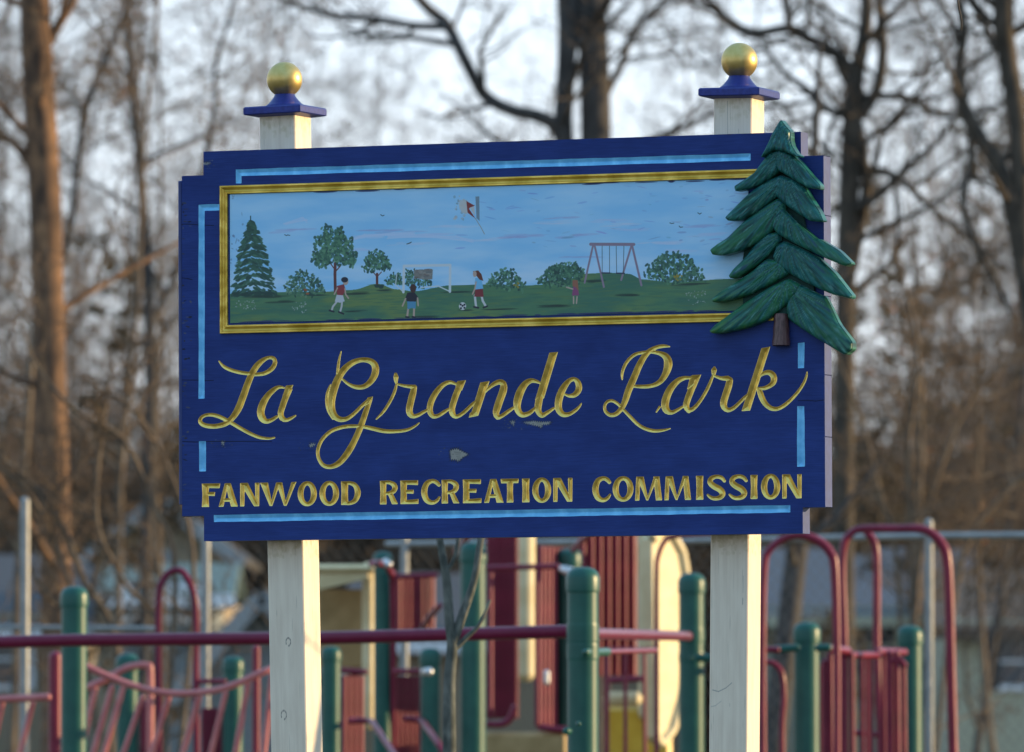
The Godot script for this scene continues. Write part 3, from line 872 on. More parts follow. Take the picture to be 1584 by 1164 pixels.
func board_texture(x0: float, y1: float, size: Vector2) -> ImageTexture:
	var W := 1500
	var H := int(W * size.y / size.x)
	var im := Image.create(W, H, false, Image.FORMAT_RGB8)
	var fn := FastNoiseLite.new()
	fn.seed = 41
	fn.frequency = 0.012
	fn.fractal_octaves = 3
	var grain := FastNoiseLite.new()
	grain.seed = 42
	grain.frequency = 0.5
	grain.fractal_octaves = 2
	var a := Vector3(0.0165, 0.035, 0.160)
	var b := Vector3(0.0225, 0.048, 0.208)
	for y in H:
		for x in W:
			var t := clampf(0.5 + fn.get_noise_2d(x * 0.6, y) * 0.7 + grain.get_noise_2d(x * 0.05, y) * 0.35, 0, 1)
			var plank := int((y + 12.0) / 107.0)
			t = clampf(t + (fposmod(plank * 0.618, 1.0) - 0.5) * 0.5, 0, 1)
			var c := a.lerp(b, t)
			c *= 1.0 + 0.22 * grain.get_noise_2d(x * 0.02 + plank * 91, y * 1.7)
			im.set_pixel(x, y, lin(c.x, c.y, c.z))
	var k := W / size.x
	var to := func(q: Array) -> Array:
		var o := []
		for i in range(0, q.size(), 2):
			o += [(q[i] - x0) * k, (y1 - q[i + 1]) * k]
		return o
	# bare grey wood where the paint has flaked off, with dark grain and a dark rim
	var wood := lin(0.30, 0.29, 0.27)
	var dark := lin(0.03, 0.03, 0.04)
	var chips := [
		[-154.3, -318, -142.2, -313.5, -128, -311, -109.9, -320.6, -87.8, -332.2, -105.9, -341.3, -124.2, -356, -134.2, -350.2, -150.4, -349.9],
		[67.8, -240.7, 96.7, -238.5, 108.8, -236.9, 137.7, -240.8, 170.1, -240.7, 164.1, -248, 156.9, -251.6, 142.4, -250.5, 137.6, -254.9, 136.4, -262.5, 125.6, -256.3, 111.1, -253.1, 91.9, -247.8],
		[35.2, -240.1, 43.7, -235.3, 53.3, -238.2, 50.9, -244.9, 47.9, -254.2, 43.6, -247],
		[-596.3, -295.9, -585.7, -291.2, -572.3, -292.4, -573.7, -297.9, -582.2, -301, -591, -305.7],
		[-876.2, -279.8, -863.8, -280, -865.9, -295.2, -872.1, -291.3],
		[-931.9, 539.9, -916.3, 540.4, -901.8, 537.1, -916.3, 532.8, -931.9, 533.2],
	]
	for q in chips:
		var t: Array = to.call(q)
		fill_poly(im, t, Color(dark.r, dark.g, dark.b, 0.8), 2.4)
		var cx := 0.0
		var cy := 0.0
		for i in range(0, t.size(), 2):
			cx += t[i] * 2.0 / t.size()
			cy += t[i + 1] * 2.0 / t.size()
		var inner := []
		for i in range(0, t.size(), 2):
			inner += [lerpf(t[i], cx, 0.14), lerpf(t[i + 1], cy, 0.2)]
		fill_poly(im, inner, wood, 1.5)
		for i in 5:
			var yy := cy + (i - 2) * 3.2 + sin(i * 5.0)
			line(im, [cx - 9 + i * 2, yy, cx + 8 - i, yy + 1.5], 0.9, Color(0.3, 0.3, 0.3, 0.5))
	rng.seed = 88
	for q in chips:
		var t: Array = to.call(q)
		for i in 16:
			var g := rng.randf_range(0.2, 0.5)
			dab(im, t[0] + rng.randf_range(-26, 34), t[1] + rng.randf_range(-6, 16), rng.randf_range(0.6, 1.9), rng.randf_range(0.5, 1.2), Color(g, g, g, 0.7), rng.randf_range(-0.3, 0.3))
	# fine joint cracks and knocked edges
	for q in [[920.1, -195.4, 949.3, -195.1, 972.6, -197.3, 998, -195], [-1000.4, -99, -960.9, -99.8, -923.5, -102.4, -898.7, -101.9], [-998.5, -279.7, -961.2, -282.2, -899, -281.3, -713.1, -284.4], [-999.9, 201.7, -981.2, 199.4, -966.7, 195.2], [-999.7, 359.9, -981, 359.4, -897.9, 353.3]]:
		line(im, to.call(q), 1.5, Color(0.05, 0.05, 0.09, 0.7))
	rng.seed = 90
	for i in 46:
		var yy := rng.randf_range(100, H - 90)
		var xx := rng.randf_range(0.5, 10) * (1.0 if rng.randf() < 0.7 else 2.2)
		var g := rng.randf_range(0.1, 0.36)
		dab(im, xx, yy, rng.randf_range(1.5, 6), rng.randf_range(0.8, 2.2), Color(g, g, g + 0.03, 0.8), rng.randf_range(-0.3, 0.3))
	for i in 30:
		var xx := rng.randf_range(70, W - 60)
		dab(im, xx, rng.randf_range(0, 2.5), rng.randf_range(2, 8), 1.2, Color(0.2, 0.2, 0.28, 0.6))
		dab(im, W - rng.randf_range(0, 2.0), rng.randf_range(100, H - 100), 1.3, rng.randf_range(2, 7), Color(0.3, 0.3, 0.42, 0.6))
	return ImageTexture.create_from_image(im)

func foliage(im: Image, q: Array, n: int, dark: Color, mid: Color, light: Color, sz: float) -> void:
	# dabs of a loaded brush inside a shape: dark underpainting, then lighter leaves
	var p := PackedVector2Array()
	var lo := Vector2(1e9, 1e9)
	var hi := -lo
	for i in range(0, q.size(), 2):
		p.append(Vector2(q[i], q[i + 1]))
		lo = lo.min(p[-1])
		hi = hi.max(p[-1])
	var placed := 0
	var tries := 0
	while placed < n and tries < n * 20:
		tries += 1
		var w := Vector2(rng.randf_range(lo.x, hi.x), rng.randf_range(lo.y, hi.y))
		if not Geometry2D.is_point_in_polygon(w, p):
			continue
		placed += 1
		w += Vector2(rng.randfn(), rng.randfn()) * sz * 0.75
		var t := float(placed) / n
		var c := dark.lerp(mid, rng.randf() * 0.6) if t < 0.5 else mid.lerp(light, rng.randf() ** 1.6)
		dab(im, w.x, w.y, sz * rng.randf_range(0.6, 1.3), sz * rng.randf_range(0.4, 0.8), Color(c.r, c.g, c.b, 0.85), rng.randf_range(0, PI))

func picture_texture() -> ImageTexture:
	var W := 1640
	var H := 384
	var im := Image.create(W, H, false, Image.FORMAT_RGB8)
	rng.seed = 55
	var fn := FastNoiseLite.new()
	fn.seed = 8
	fn.frequency = 0.008
	fn.fractal_octaves = 4
	var sa := lin(0.25, 0.54, 0.84)
	var sb := lin(0.38, 0.63, 0.87)
	var pale := lin(0.58, 0.70, 0.87)
	for y in H:
		for x in W:
			var n := fn.get_noise_2d(x * 0.35, y * 1.6)
			var c := sa.lerp(sb, clampf(0.45 + n * 0.9, 0, 1))
			var low := clampf((y / float(H) - 0.42) * 1.9, 0, 1)
			c = c.lerp(pale, clampf(low * (0.45 + n * 1.2), 0, 0.85))
			im.set_pixel(x, y, c)
	# loose clouds and lilac streaks
	for i in 26:
		var x := rng.randf_range(160, W)
		var y := rng.randf_range(95, 215)
		var c: Color = [Color(0.78, 0.80, 0.90, 0.28), Color(0.62, 0.62, 0.80, 0.30), Color(0.72, 0.76, 0.9, 0.3)][i % 3]
		for k in 5:
			dab(im, x + k * rng.randf_range(10, 26), y + rng.randf_range(-4, 4), rng.randf_range(14, 44), rng.randf_range(1.5, 4), c, rng.randf_range(-0.05, 0.05))
	for q in [[178, 94, 234, 81, 249, 86], [367, 150, 431, 136, 525, 133, 591, 132], [508, 140, 635, 140, 729, 150, 779, 159]]:
		for i in 7:
			var o := []
			for k in range(0, q.size(), 2):
				o += [q[k] + rng.randf_range(-4, 4), q[k + 1] + rng.randf_range(-6, 6)]
			line(im, o, rng.randf_range(2, 5), Color(0.74, 0.8, 0.92, 0.35))
	# scuffs and flaking towards the right and the left end
	for i in 95:
		var x := W * (1.0 - rng.randf() ** 1.5 * 0.55)
		dab(im, x, rng.randf_range(4, 190), rng.randf_range(3, 20), rng.randf_range(0.7, 2.8), Color(rng.randf_range(0.3, 0.62), rng.randf_range(0.36, 0.62), rng.randf_range(0.62, 0.8), rng.randf_range(0.12, 0.38)), rng.randf_range(-0.3, 0.3))
	for i in 26:
		dab(im, rng.randf_range(2, 60), rng.randf_range(5, 250), rng.randf_range(2, 6), rng.randf_range(1, 4), Color(0.33, 0.38, 0.5, 0.35), rng.randf_range(0, 3))
	for i in 14:
		dab(im, rng.randf_range(0, W), rng.randf_range(0, 4), rng.randf_range(8, 40), rng.randf_range(1, 3.5), Color(0.13, 0.16, 0.36, 0.8))
	# grass with two knolls
	var gd := lin(0.045, 0.15, 0.10)
	var gm := lin(0.075, 0.19, 0.095)
	var gy := lin(0.15, 0.22, 0.07)
	var hill := [0, 298, 169, 296, 311, 299, 396, 295, 473, 279, 537, 297, 590, 304]
	var hill2 := [711, 289, 804, 289, 888, 295, 972, 295, 1056, 291, 1121, 297]
	var hill3 := [999, 286, 1075, 280, 1137, 266, 1196, 264, 1266, 269, 1316, 288, 1415, 298, 1518, 293, 1603, 291]
	var prof := []
	for a in [hill, hill2, hill3]:
		for i in range(0, a.size(), 2):
			prof.append(Vector2(a[i], a[i + 1]))
	prof.append(Vector2(W + 50, prof[-1].y))
	prof[0].x = -10
	var top := PackedFloat32Array()
	top.resize(W)
	for x in W:
		var y := 0.0
		for i in prof.size() - 1:
			if x >= prof[i].x and x <= prof[i + 1].x:
				var t := smoothstep(prof[i].x, prof[i + 1].x, float(x))
				y = lerpf(prof[i].y, prof[i + 1].y, t)
		if y == 0.0:
			y = top[x - 1]
		top[x] = y
		for yy in range(int(y), H):
			var n := fn.get_noise_2d(x * 0.5 + 900, yy * 2.2)
			var s := fn.get_noise_2d(x * 0.3 + 300, yy * 0.8 + 500)
			var c := gm.lerp(gd, clampf(0.4 + n * 1.6, 0, 1)).lerp(gy, clampf(s * 2.4 - 0.15, 0, 0.8))
			im.set_pixel(x, yy, c)
	for i in 700:
		var x := rng.randi_range(0, W - 1)
		var y := top[x] + (H - top[x]) * rng.randf()
		var c: Color = [gd, gm, gy][rng.randi() % 3].lerp(Color(0.12, 0.3, 0.3), rng.randf() * 0.35)
		dab(im, x, y, rng.randf_range(8, 34), rng.randf_range(1, 3), Color(c.r, c.g, c.b, 0.35), rng.randf_range(-0.08, 0.08))
	var shade := lin(0.012, 0.035, 0.03)
	var cast := Color(shade.r, shade.g, shade.b, 0.55)
	# painted cast shadows of the picture's own trees and players
	for q in [[[113, 308], 90, 7], [[169, 324], 60, 5], [[413, 304], 60, 6], [[400, 359], 40, 4], [[503, 298], 35, 4], [[635, 380], 55, 4], [[859, 362], 60, 4], [[762, 363], 30, 3], [[1043, 356], 45, 4], [[745, 309], 60, 4], [[1158, 288], 40, 6], [[1457, 305], 70, 5], [[1041, 358], 60, 5], [[1266, 332], 60, 6], [[285, 308], 45, 4]]:
		for k in 5:
			dab(im, q[0][0] + rng.randf_range(-0.4, 0.4) * q[1], q[0][1] + rng.randf_range(-0.5, 0.5) * q[2], q[1] * rng.randf_range(0.3, 0.8), q[2] * 0.5, Color(cast.r, cast.g, cast.b, 0.4))
	var fd := lin(0.012, 0.05, 0.045)
	var fm := lin(0.03, 0.11, 0.075)
	var fl := lin(0.13, 0.29, 0.16)
	var trunk := lin(0.12, 0.035, 0.035)
	# tall fir at the left
	line(im, [67, 67, 67, 93], 3.0, Color(fd.r, fd.g, fd.b, 1))
	var fir := [[233, 300, 20], [233, 350, 50], [240, 400, 70], [240, 450, 95], [245, 510, 110], [248, 560, 125], [248, 620, 140], [250, 690, 150], [255, 750, 165], [258, 810, 165]]
	for k in fir.size():
		var wide: float = fir[k][2] * 0.42
		var c0 := [0.0, 0.0]
		c0[0] = lerpf([70, 81][0], [77, 292][0], k / 9.0)
		c0[1] = lerpf([70, 88][1], [77, 288][1], k / 9.0)
		for i in 64:
			var t := rng.randf_range(-1, 1)
			var c := fd.lerp(fm, rng.randf()).lerp(fl, maxf(0, rng.randf() - 0.55))
			dab(im, c0[0] + t * wide, c0[1] + absf(t) * 10 + rng.randf_range(-8, 8), rng.randf_range(5, 11), rng.randf_range(2.2, 4.4), Color(c.r, c.g, c.b, 0.9), 0.45 * signf(t) + rng.randf_range(-0.2, 0.2))
	for i in 16:
		dab(im, [78, 298][0] + rng.randf_range(-64, 64), [78, 298][1] + rng.randf_range(-6, 6), 12, 4, Color(fd.r, fd.g, fd.b, 0.8))
	# round trees
	line(im, [340, 298, 339, 246, 340, 215], 9.0, trunk)
	line(im, [340, 235, 326, 216], 3.0, trunk)
	line(im, [341, 239, 356, 223], 3.5, trunk)
	foliage(im, [307, 105, 337, 116, 358, 108, 373, 137, 390, 145, 401, 177, 411, 197, 401, 216, 379, 228, 354, 211, 332, 207, 306, 226, 277, 213, 266, 205, 274, 177, 285, 158, 275, 138, 298, 135], 520, fd, fm, fl, 6.0)
	line(im, [474, 281, 474, 250], 8.0, trunk)
	line(im, [474, 258, 460, 242], 2.5, trunk)
	line(im, [474, 258, 488, 244], 2.5, trunk)
	foliage(im, [478, 179, 499, 191, 514, 215, 520, 235, 494, 244, 473, 234, 448, 245, 426, 231, 439, 213, 439, 190], 230, fd, fm, fl, 5.0)
	for i in 10:
		dab(im, [479, 287][0] + rng.randf_range(-14, 18), [479, 287][1] + rng.randf_range(-4, 4), 7, 3, Color(fd.r, fd.g, fd.b, 0.85))
	# bushes
	foliage(im, [173, 282, 203, 251, 229, 232, 259, 240, 285, 261, 306, 293, 268, 306, 190, 302], 240, fd, fm, fl.lerp(Color(0.6, 0.6, 0.5), 0.3), 5.0)
	for i in 7:
		dab(im, [248, 296][0] + rng.randf_range(-9, 9), [248, 296][1] + rng.randf_range(-7, 7), 4, 2.5, Color(0.62, 0.30, 0.18, 0.8))
	foliage(im, [499, 270, 520, 251, 543, 248, 550, 275, 537, 283, 503, 282], 80, fd, fm, fl, 4.0)
	foliage(im, [537, 251, 550, 244, 554, 283, 533, 283], 30, fd, fm, fl, 4.0)
	foliage(im, [567, 236, 593, 241, 597, 269, 652, 270, 652, 290, 567, 288], 130, fd, fm, fl, 4.0)
	foliage(im, [825, 282, 851, 255, 876, 244, 914, 257, 935, 281, 951, 301, 930, 310, 872, 303, 829, 294], 230, fd, fm, fl, 5.0)
	foliage(im, [981, 282, 1010, 255, 1048, 237, 1077, 233, 1106, 236, 1121, 266, 1115, 289, 1056, 299, 993, 294], 280, fd, fm, fl, 5.0)
	foliage(im, [1016, 247, 1045, 236, 1075, 237, 1100, 234, 1125, 254, 1121, 274, 1066, 282, 1012, 279], 200, fd, fm, fl, 5.0)
	foliage(im, [1312, 267, 1354, 233, 1391, 206, 1420, 211, 1457, 227, 1482, 255, 1510, 291, 1457, 297, 1399, 298, 1324, 279], 420, fd, fm, fl, 5.5)
	for q in [[1428, 285], [914, 292], [1419, 281]]:
		for i in 6:
			dab(im, q[0] + rng.randf_range(-9, 9), q[1] + rng.randf_range(-9, 9), 3, 3, Color(0.62, 0.52, 0.18, 0.8))
	# goal with a flaked patch in the net
	fill_poly(im, [591, 240, 652, 240, 650, 270, 635, 270, 593, 265], lin(0.20, 0.19, 0.18), 1.2)
	for i in 26:
		var q := [620, 253]
		dab(im, q[0] + rng.randf_range(-28, 28), q[1] + rng.randf_range(-13, 13), rng.randf_range(3, 10), rng.randf_range(1.5, 4), [Color(0.42, 0.33, 0.3, 0.5), Color(0.62, 0.6, 0.58, 0.5), Color(0.36, 0.38, 0.4, 0.5)][i % 3])
	var white := lin(0.56, 0.62, 0.68)
	line(im, [537, 251, 533, 283, 558, 305], 3.0, white)
	line(im, [558, 305, 560, 228, 707, 229, 706, 307], 8.0, white)
	line(im, [706, 307, 669, 290, 614, 293], 3.5, white)
	# swing set
	var pole := lin(0.26, 0.19, 0.26)
	line(im, [1158, 181, 1131, 291], 6.0, pole)
	line(im, [1163, 185, 1191, 305], 6.0, pole)
	line(im, [1277, 188, 1245, 286], 6.0, pole)
	line(im, [1279, 184, 1308, 303], 6.5, pole)
	line(im, [1150, 179, 1285, 183], 9.0, pole)
	for q in [[1186, 185, 1186, 263], [1209, 186, 1209, 264], [1230, 187, 1231, 265], [1254, 187, 1252, 266]]:
		line(im, q, 1.6, lin(0.03, 0.06, 0.08))
	line(im, [1185, 264, 1210, 265], 4.0, lin(0.03, 0.04, 0.08))
	line(im, [1230, 266, 1255, 267], 4.0, lin(0.03, 0.04, 0.08))
	# birds
	for q in [[177, 125, 183, 128, 187, 126, 194, 128], [486, 74, 492, 78, 497, 76], [569, 163, 575, 162, 581, 160], [570, 163, 576, 161, 584, 158], [1484, 96, 1490, 100, 1495, 97], [1397, 123, 1403, 125, 1410, 124], [1426, 133, 1430, 137, 1437, 136]]:
		line(im, q, 2.0, lin(0.02, 0.04, 0.06))
	# kite with torn paint round it
	for i in 26:
		var q := [746, 56]
		dab(im, q[0] + rng.randf_range(-26, 12), q[1] + rng.randf_range(-32, 40), rng.randf_range(2, 6), rng.randf_range(2, 5), [Color(0.72, 0.72, 0.72, 0.7), Color(0.42, 0.50, 0.54, 0.4), Color(0.66, 0.66, 0.68, 0.6)][i % 3])
	fill_poly(im, [735, 46, 751, 36, 763, 41, 765, 70, 761, 80, 746, 76, 737, 62], Color(0.74, 0.73, 0.72, 0.85), 1.6)
	fill_poly(im, [759, 41, 780, 53, 786, 55, 767, 64, 788, 94, 763, 76], lin(0.22, 0.03, 0.03), 0.5)
	fill_poly(im, [769, 61, 784, 57, 786, 85], lin(0.5, 0.5, 0.52))
	fill_poly(im, [788, 29, 800, 29, 801, 101, 791, 93], lin(0.16, 0.25, 0.33), 0.4)
	line(im, [788, 94, 805, 120, 816, 140], 2.0, lin(0.3, 0.28, 0.26))
	# children playing
	var skin := lin(0.46, 0.33, 0.28)
	var shirt := lin(0.26, 0.035, 0.045)
	var shorts := lin(0.5, 0.52, 0.58)
	var ink := lin(0.012, 0.014, 0.03)
	for q in [[[347, 326, 332, 343, 328, 355], 6.0], [[362, 326, 360, 344, 355, 360], 6.0]]:
		line(im, q[0], q[1], lin(0.5, 0.48, 0.5))
	fill_poly(im, [345, 306, 364, 308, 370, 328, 355, 332, 338, 328], shorts)
	fill_poly(im, [345, 282, 368, 277, 373, 295, 364, 310, 345, 308], shirt)
	line(im, [371, 291, 373, 307, 382, 319], 4.5, skin)
	line(im, [347, 288, 337, 306], 4.5, skin)
	dab(im, [373, 269][0], [373, 269][1], 9, 11, skin)
	dab(im, [370, 264][0], [370, 264][1], 11, 8, ink)
	line(im, [321, 354, 335, 358], 5.0, ink)
	line(im, [351, 359, 366, 365], 5.0, ink)
	line(im, [573, 355, 570, 378], 6.5, skin)
	line(im, [592, 353, 591, 379], 6.5, skin)
	fill_poly(im, [570, 331, 598, 332, 597, 355, 583, 353, 571, 357], lin(0.07, 0.25, 0.42))
	fill_poly(im, [571, 307, 593, 306, 604, 320, 598, 334, 570, 333, 564, 323], ink)
	line(im, [565, 325, 555, 346], 5.0, skin)
	line(im, [603, 324, 605, 346], 5.0, skin)
	dab(im, [589, 295][0], [589, 295][1], 9.5, 13, lin(0.055, 0.02, 0.018))
	line(im, [566, 379, 575, 380], 5.0, ink)
	line(im, [587, 379, 595, 381], 5.0, ink)
	line(im, [785, 320, 787, 340, 789, 354], 7.0, lin(0.55, 0.55, 0.58))
	line(im, [806, 321, 810, 337, 819, 352], 7.0, lin(0.55, 0.55, 0.58))
	fill_poly(im, [787, 301, 810, 299, 813, 325, 783, 324], lin(0.20, 0.025, 0.035))
	fill_poly(im, [787, 269, 806, 270, 812, 301, 787, 303, 785, 281], lin(0.16, 0.45, 0.72))
	line(im, [789, 281, 785, 301, 778, 316], 4.5, skin)
	fill_poly(im, [779, 249, 796, 247, 806, 258, 812, 278, 800, 274, 789, 261], lin(0.13, 0.03, 0.02))
	dab(im, [785, 257][0], [785, 257][1], 6, 9, skin)
	line(im, [782, 354, 796, 357], 5.0, ink)
	line(im, [812, 357, 824, 353], 5.0, ink)
	dab(im, [746, 351][0], [746, 351][1], 11.5, 11.5, lin(0.6, 0.6, 0.62))
	for q in [[746, 350], [740, 346], [752, 347], [741, 357], [752, 356]]:
		dab(im, q[0], q[1], 3.2, 3.0, ink)
	line(im, [1096, 332, 1096, 351], 4.5, skin)
	line(im, [1107, 332, 1105, 351], 4.5, skin)
	fill_poly(im, [1095, 300, 1110, 301, 1113, 328, 1091, 328], lin(0.24, 0.06, 0.16))
	fill_poly(im, [1093, 283, 1109, 283, 1112, 316, 1102, 304, 1093, 300], lin(0.28, 0.11, 0.07))
	line(im, [1094, 309, 1074, 303], 4.0, skin)
	line(im, [1077, 303, 1024, 287], 1.2, Color(0.5, 0.55, 0.55, 0.6))
	# daisies
	for q in [[[52, 331], 34, 15], [[223, 343], 24, 18], [[1473, 344], 34, 20]]:
		for i in 30:
			var g := rng.randf_range(0.5, 0.72)
			dab(im, q[0][0] + rng.randf_range(-1, 1) * q[1], q[0][1] + rng.randf_range(-1, 1) * q[2], rng.randf_range(1, 2.4), rng.randf_range(1, 2.2), Color(g, g + 0.02, g + 0.02, 0.85))
	# blue border showing unevenly at the foot of the picture
	for i in 60:
		dab(im, rng.randf_range(0, W), H - rng.randf_range(-2, 3), rng.randf_range(8, 40), rng.randf_range(1, 3), Color(0.12, 0.16, 0.38, 0.7))
	return ImageTexture.create_from_image(im)

func carved_tree(root: Node3D, px: Transform3D) -> void:
	var fn := FastNoiseLite.new()
	fn.seed = 77
	fn.frequency = 0.02
	fn.fractal_octaves = 3
	var m := paint(Color.WHITE, 0.36)
	m.metallic_specular = 0.34
	m.vertex_color_use_as_albedo = true
	# outline, root of the branch, layer height in mm, yellowness of the green
	var branches := [
		[[891.5, 68, 898.6, 107.4, 914.3, 134.7, 935.7, 134.2, 994.9, 103.3, 1011.4, 99.2, 1024.3, 76.9, 1053.7, 19.2, 1097, -34, 1096.9, -55.1, 1074.5, -71.2, 1016.5, -38.7, 950.6, 0.4, 898.2, 36.3], 13.5, 0.35],
		[[666.6, 6.4, 682.4, 23.6, 715.1, 46.9, 767, 84.5, 841.5, 128.9, 900.2, 153.2, 937.1, 133.9, 929.2, 108.3, 893, 77.9, 841.1, 37.4, 774.5, 14.2, 696, -0.7, 674.4, -0.2], 17.6, 0.75],
		[[854.9, 214.9, 865.4, 246, 888.9, 260.1, 955, 230.8, 995.7, 207.6, 1042.1, 166, 1078.7, 122.9, 1100.8, 97.4, 1097.1, 87.6, 1034, 103.8, 954.5, 138.8, 895.3, 171.5, 865.1, 194.4], 23.0, 0.12],
		[[675.7, 97.5, 696, 115.5, 731.5, 136.8, 791.4, 174.1, 833.6, 210, 878.5, 203.3, 897.9, 186.2, 901.7, 164, 857.7, 141.2, 784.2, 107.9, 701.8, 88.6, 680.2, 88.2], 21.6, 0.55],
		[[728.4, 162.7, 742.2, 182.6, 777.6, 216.8, 807.2, 256.7, 842.5, 283.4, 877.7, 286.2, 881.4, 260.2, 854, 229.6, 806.9, 190.2, 754.8, 158.3, 734.2, 155.1], 24.3, 0.25],
		[[854.5, 298.3, 864.8, 337.7, 884.4, 357.4, 934.9, 308.1, 985.2, 264.5, 1001.7, 260.4, 1060.7, 227.6, 1104.1, 187.9, 1081.8, 180.2, 1008.2, 210.6, 934.5, 245.6, 876.2, 276.6], 31.1, 0.3],
		[[674, 237.6, 691.8, 251.9, 723.3, 271.5, 774.4, 319.9, 823.5, 353.7, 872.5, 381.8, 895.8, 370.1, 895.7, 340.6, 852.5, 284.6, 809.3, 254.4, 764.2, 233.4, 715.2, 220.9, 681.8, 223.6], 29.7, 0.45],
		[[847.3, 415.9, 863.3, 436.5, 882.5, 446.5, 926.9, 431.7, 958.6, 406.7, 977.4, 376.1, 1005.8, 337.8, 1020.8, 308.9, 977.1, 312.5, 939.1, 334.6, 901.1, 359.7, 875.7, 381.4, 853.6, 403.7], 35.1, 0.0],
		[[721.3, 328.6, 744.4, 353.3, 776.5, 385.5, 808.6, 411.1, 843.8, 434.2, 878.9, 445.2, 886.7, 420.9, 873.8, 386.7, 843.4, 364.4, 805, 338.3, 766.6, 319.5, 731.5, 319.3], 33.8, 0.12],
		[[862.3, 514.5, 884.6, 522.8, 913.2, 509.9, 948, 480.3, 979.5, 443.3, 1011.1, 414.5, 1013.6, 399.7, 973, 406.9, 935, 427.5, 897, 449.7, 877.9, 459.3, 865.3, 487.3], 40.5, 0.0],
		[[751.3, 417, 781.8, 437.2, 807.4, 454.5, 833.1, 489.9, 852.4, 513.4, 877.9, 518.6, 887.3, 492.7, 879.1, 455.4, 858.4, 438.8, 820, 418.9, 784.8, 406.4, 756.1, 402.4], 39.2, 0.05],
		[[888.8, 604.7, 899.8, 589.6, 917.9, 570.1, 919.3, 545.4, 925.6, 527.2, 941.4, 505.7, 959.1, 494.9, 943.8, 494.5, 915.3, 507.3, 889.9, 515.6, 867.6, 516.3, 848.4, 504.9, 834.4, 496.3, 848.6, 526.5, 864.7, 568.2, 879.2, 592.4], 45.9, 0.0],
	]
	var k := 0
	for br in branches:
		var q := PackedVector2Array()
		for i in range(0, br[0].size(), 2):
			q.append(Vector2(br[0][i], br[0][i + 1]))
		# soften the traced corners once
		var sm := PackedVector2Array()
		for i in q.size():
			var a := q[i]
			var b := q[(i + 1) % q.size()]
			sm.append(a.lerp(b, 0.1))
			sm.append(a.lerp(b, 0.9))
		q = sm
		var lo := q[0]
		var hi := q[0]
		for w in q:
			lo = lo.min(w)
			hi = hi.max(w)
		var apex := Vector2(lo.x + hi.x, 0) * 0.5
		apex = Vector2([892.8, 594.4][0] + 6.0, hi.y)
		var b := branch_slab(q, lo, hi, apex, br[1], br[2], fn, k)
		part("carved_branch", b.mesh(), m, root, px)
		k += 1
	# solid core that the boughs are carved from
	var core := PackedVector2Array()
	var cq := [874.7, 528.4, 839.1, 466.6, 807.5, 397.3, 779.6, 314.8, 759.5, 213.6, 758.8, 80.5, 833.1, 49.3, 926.8, 47.2, 977.6, 64.4, 966.6, 208.4, 940.1, 338.1, 901.8, 486.9]
	for i in range(0, cq.size(), 2):
		core.append(Vector2(cq[i], cq[i + 1]) * 0.001)
	var cb := Buf.new()
	cb.prism(core, 0.0006, 0.014)
	part("carved_core", cb.mesh(), tex_mat(noise_tex(0.05, lin(0.003, 0.03, 0.028), lin(0.006, 0.05, 0.042), 4, 64, 78), 9.0, 0.85), root, px)
	var t := Buf.new()
	t.colored = true
	var tc := [874.8, 51.5]
	var tb := [875.3, -38.8]
	var pts := PackedVector3Array()
	var rad := PackedFloat32Array()
	for i in 9:
		var f := i / 8.0
		pts.append(Vector3(lerpf(tc[0], tb[0], f), lerpf(tc[1], tb[1], f), 12 + 5 * f) * 0.001)
		rad.append(lerpf(0.020, 0.026, f) + 0.001 * sin(i * 2.1))
	t.tube(pts, rad, 20)
	t.quad(pts[8] + Vector3(-0.018, 0, -0.018), pts[8] + Vector3(0.018, 0, -0.018), pts[8] + Vector3(0.018, 0, 0.018), pts[8] + Vector3(-0.018, 0, 0.018), Vector3.DOWN)
	part("carved_trunk", t.mesh(), tex_mat(noise_tex(0.09, lin(0.045, 0.018, 0.02), lin(0.12, 0.06, 0.065), 4, 128, 9, 0.25), 12.0, 0.38), root, px)

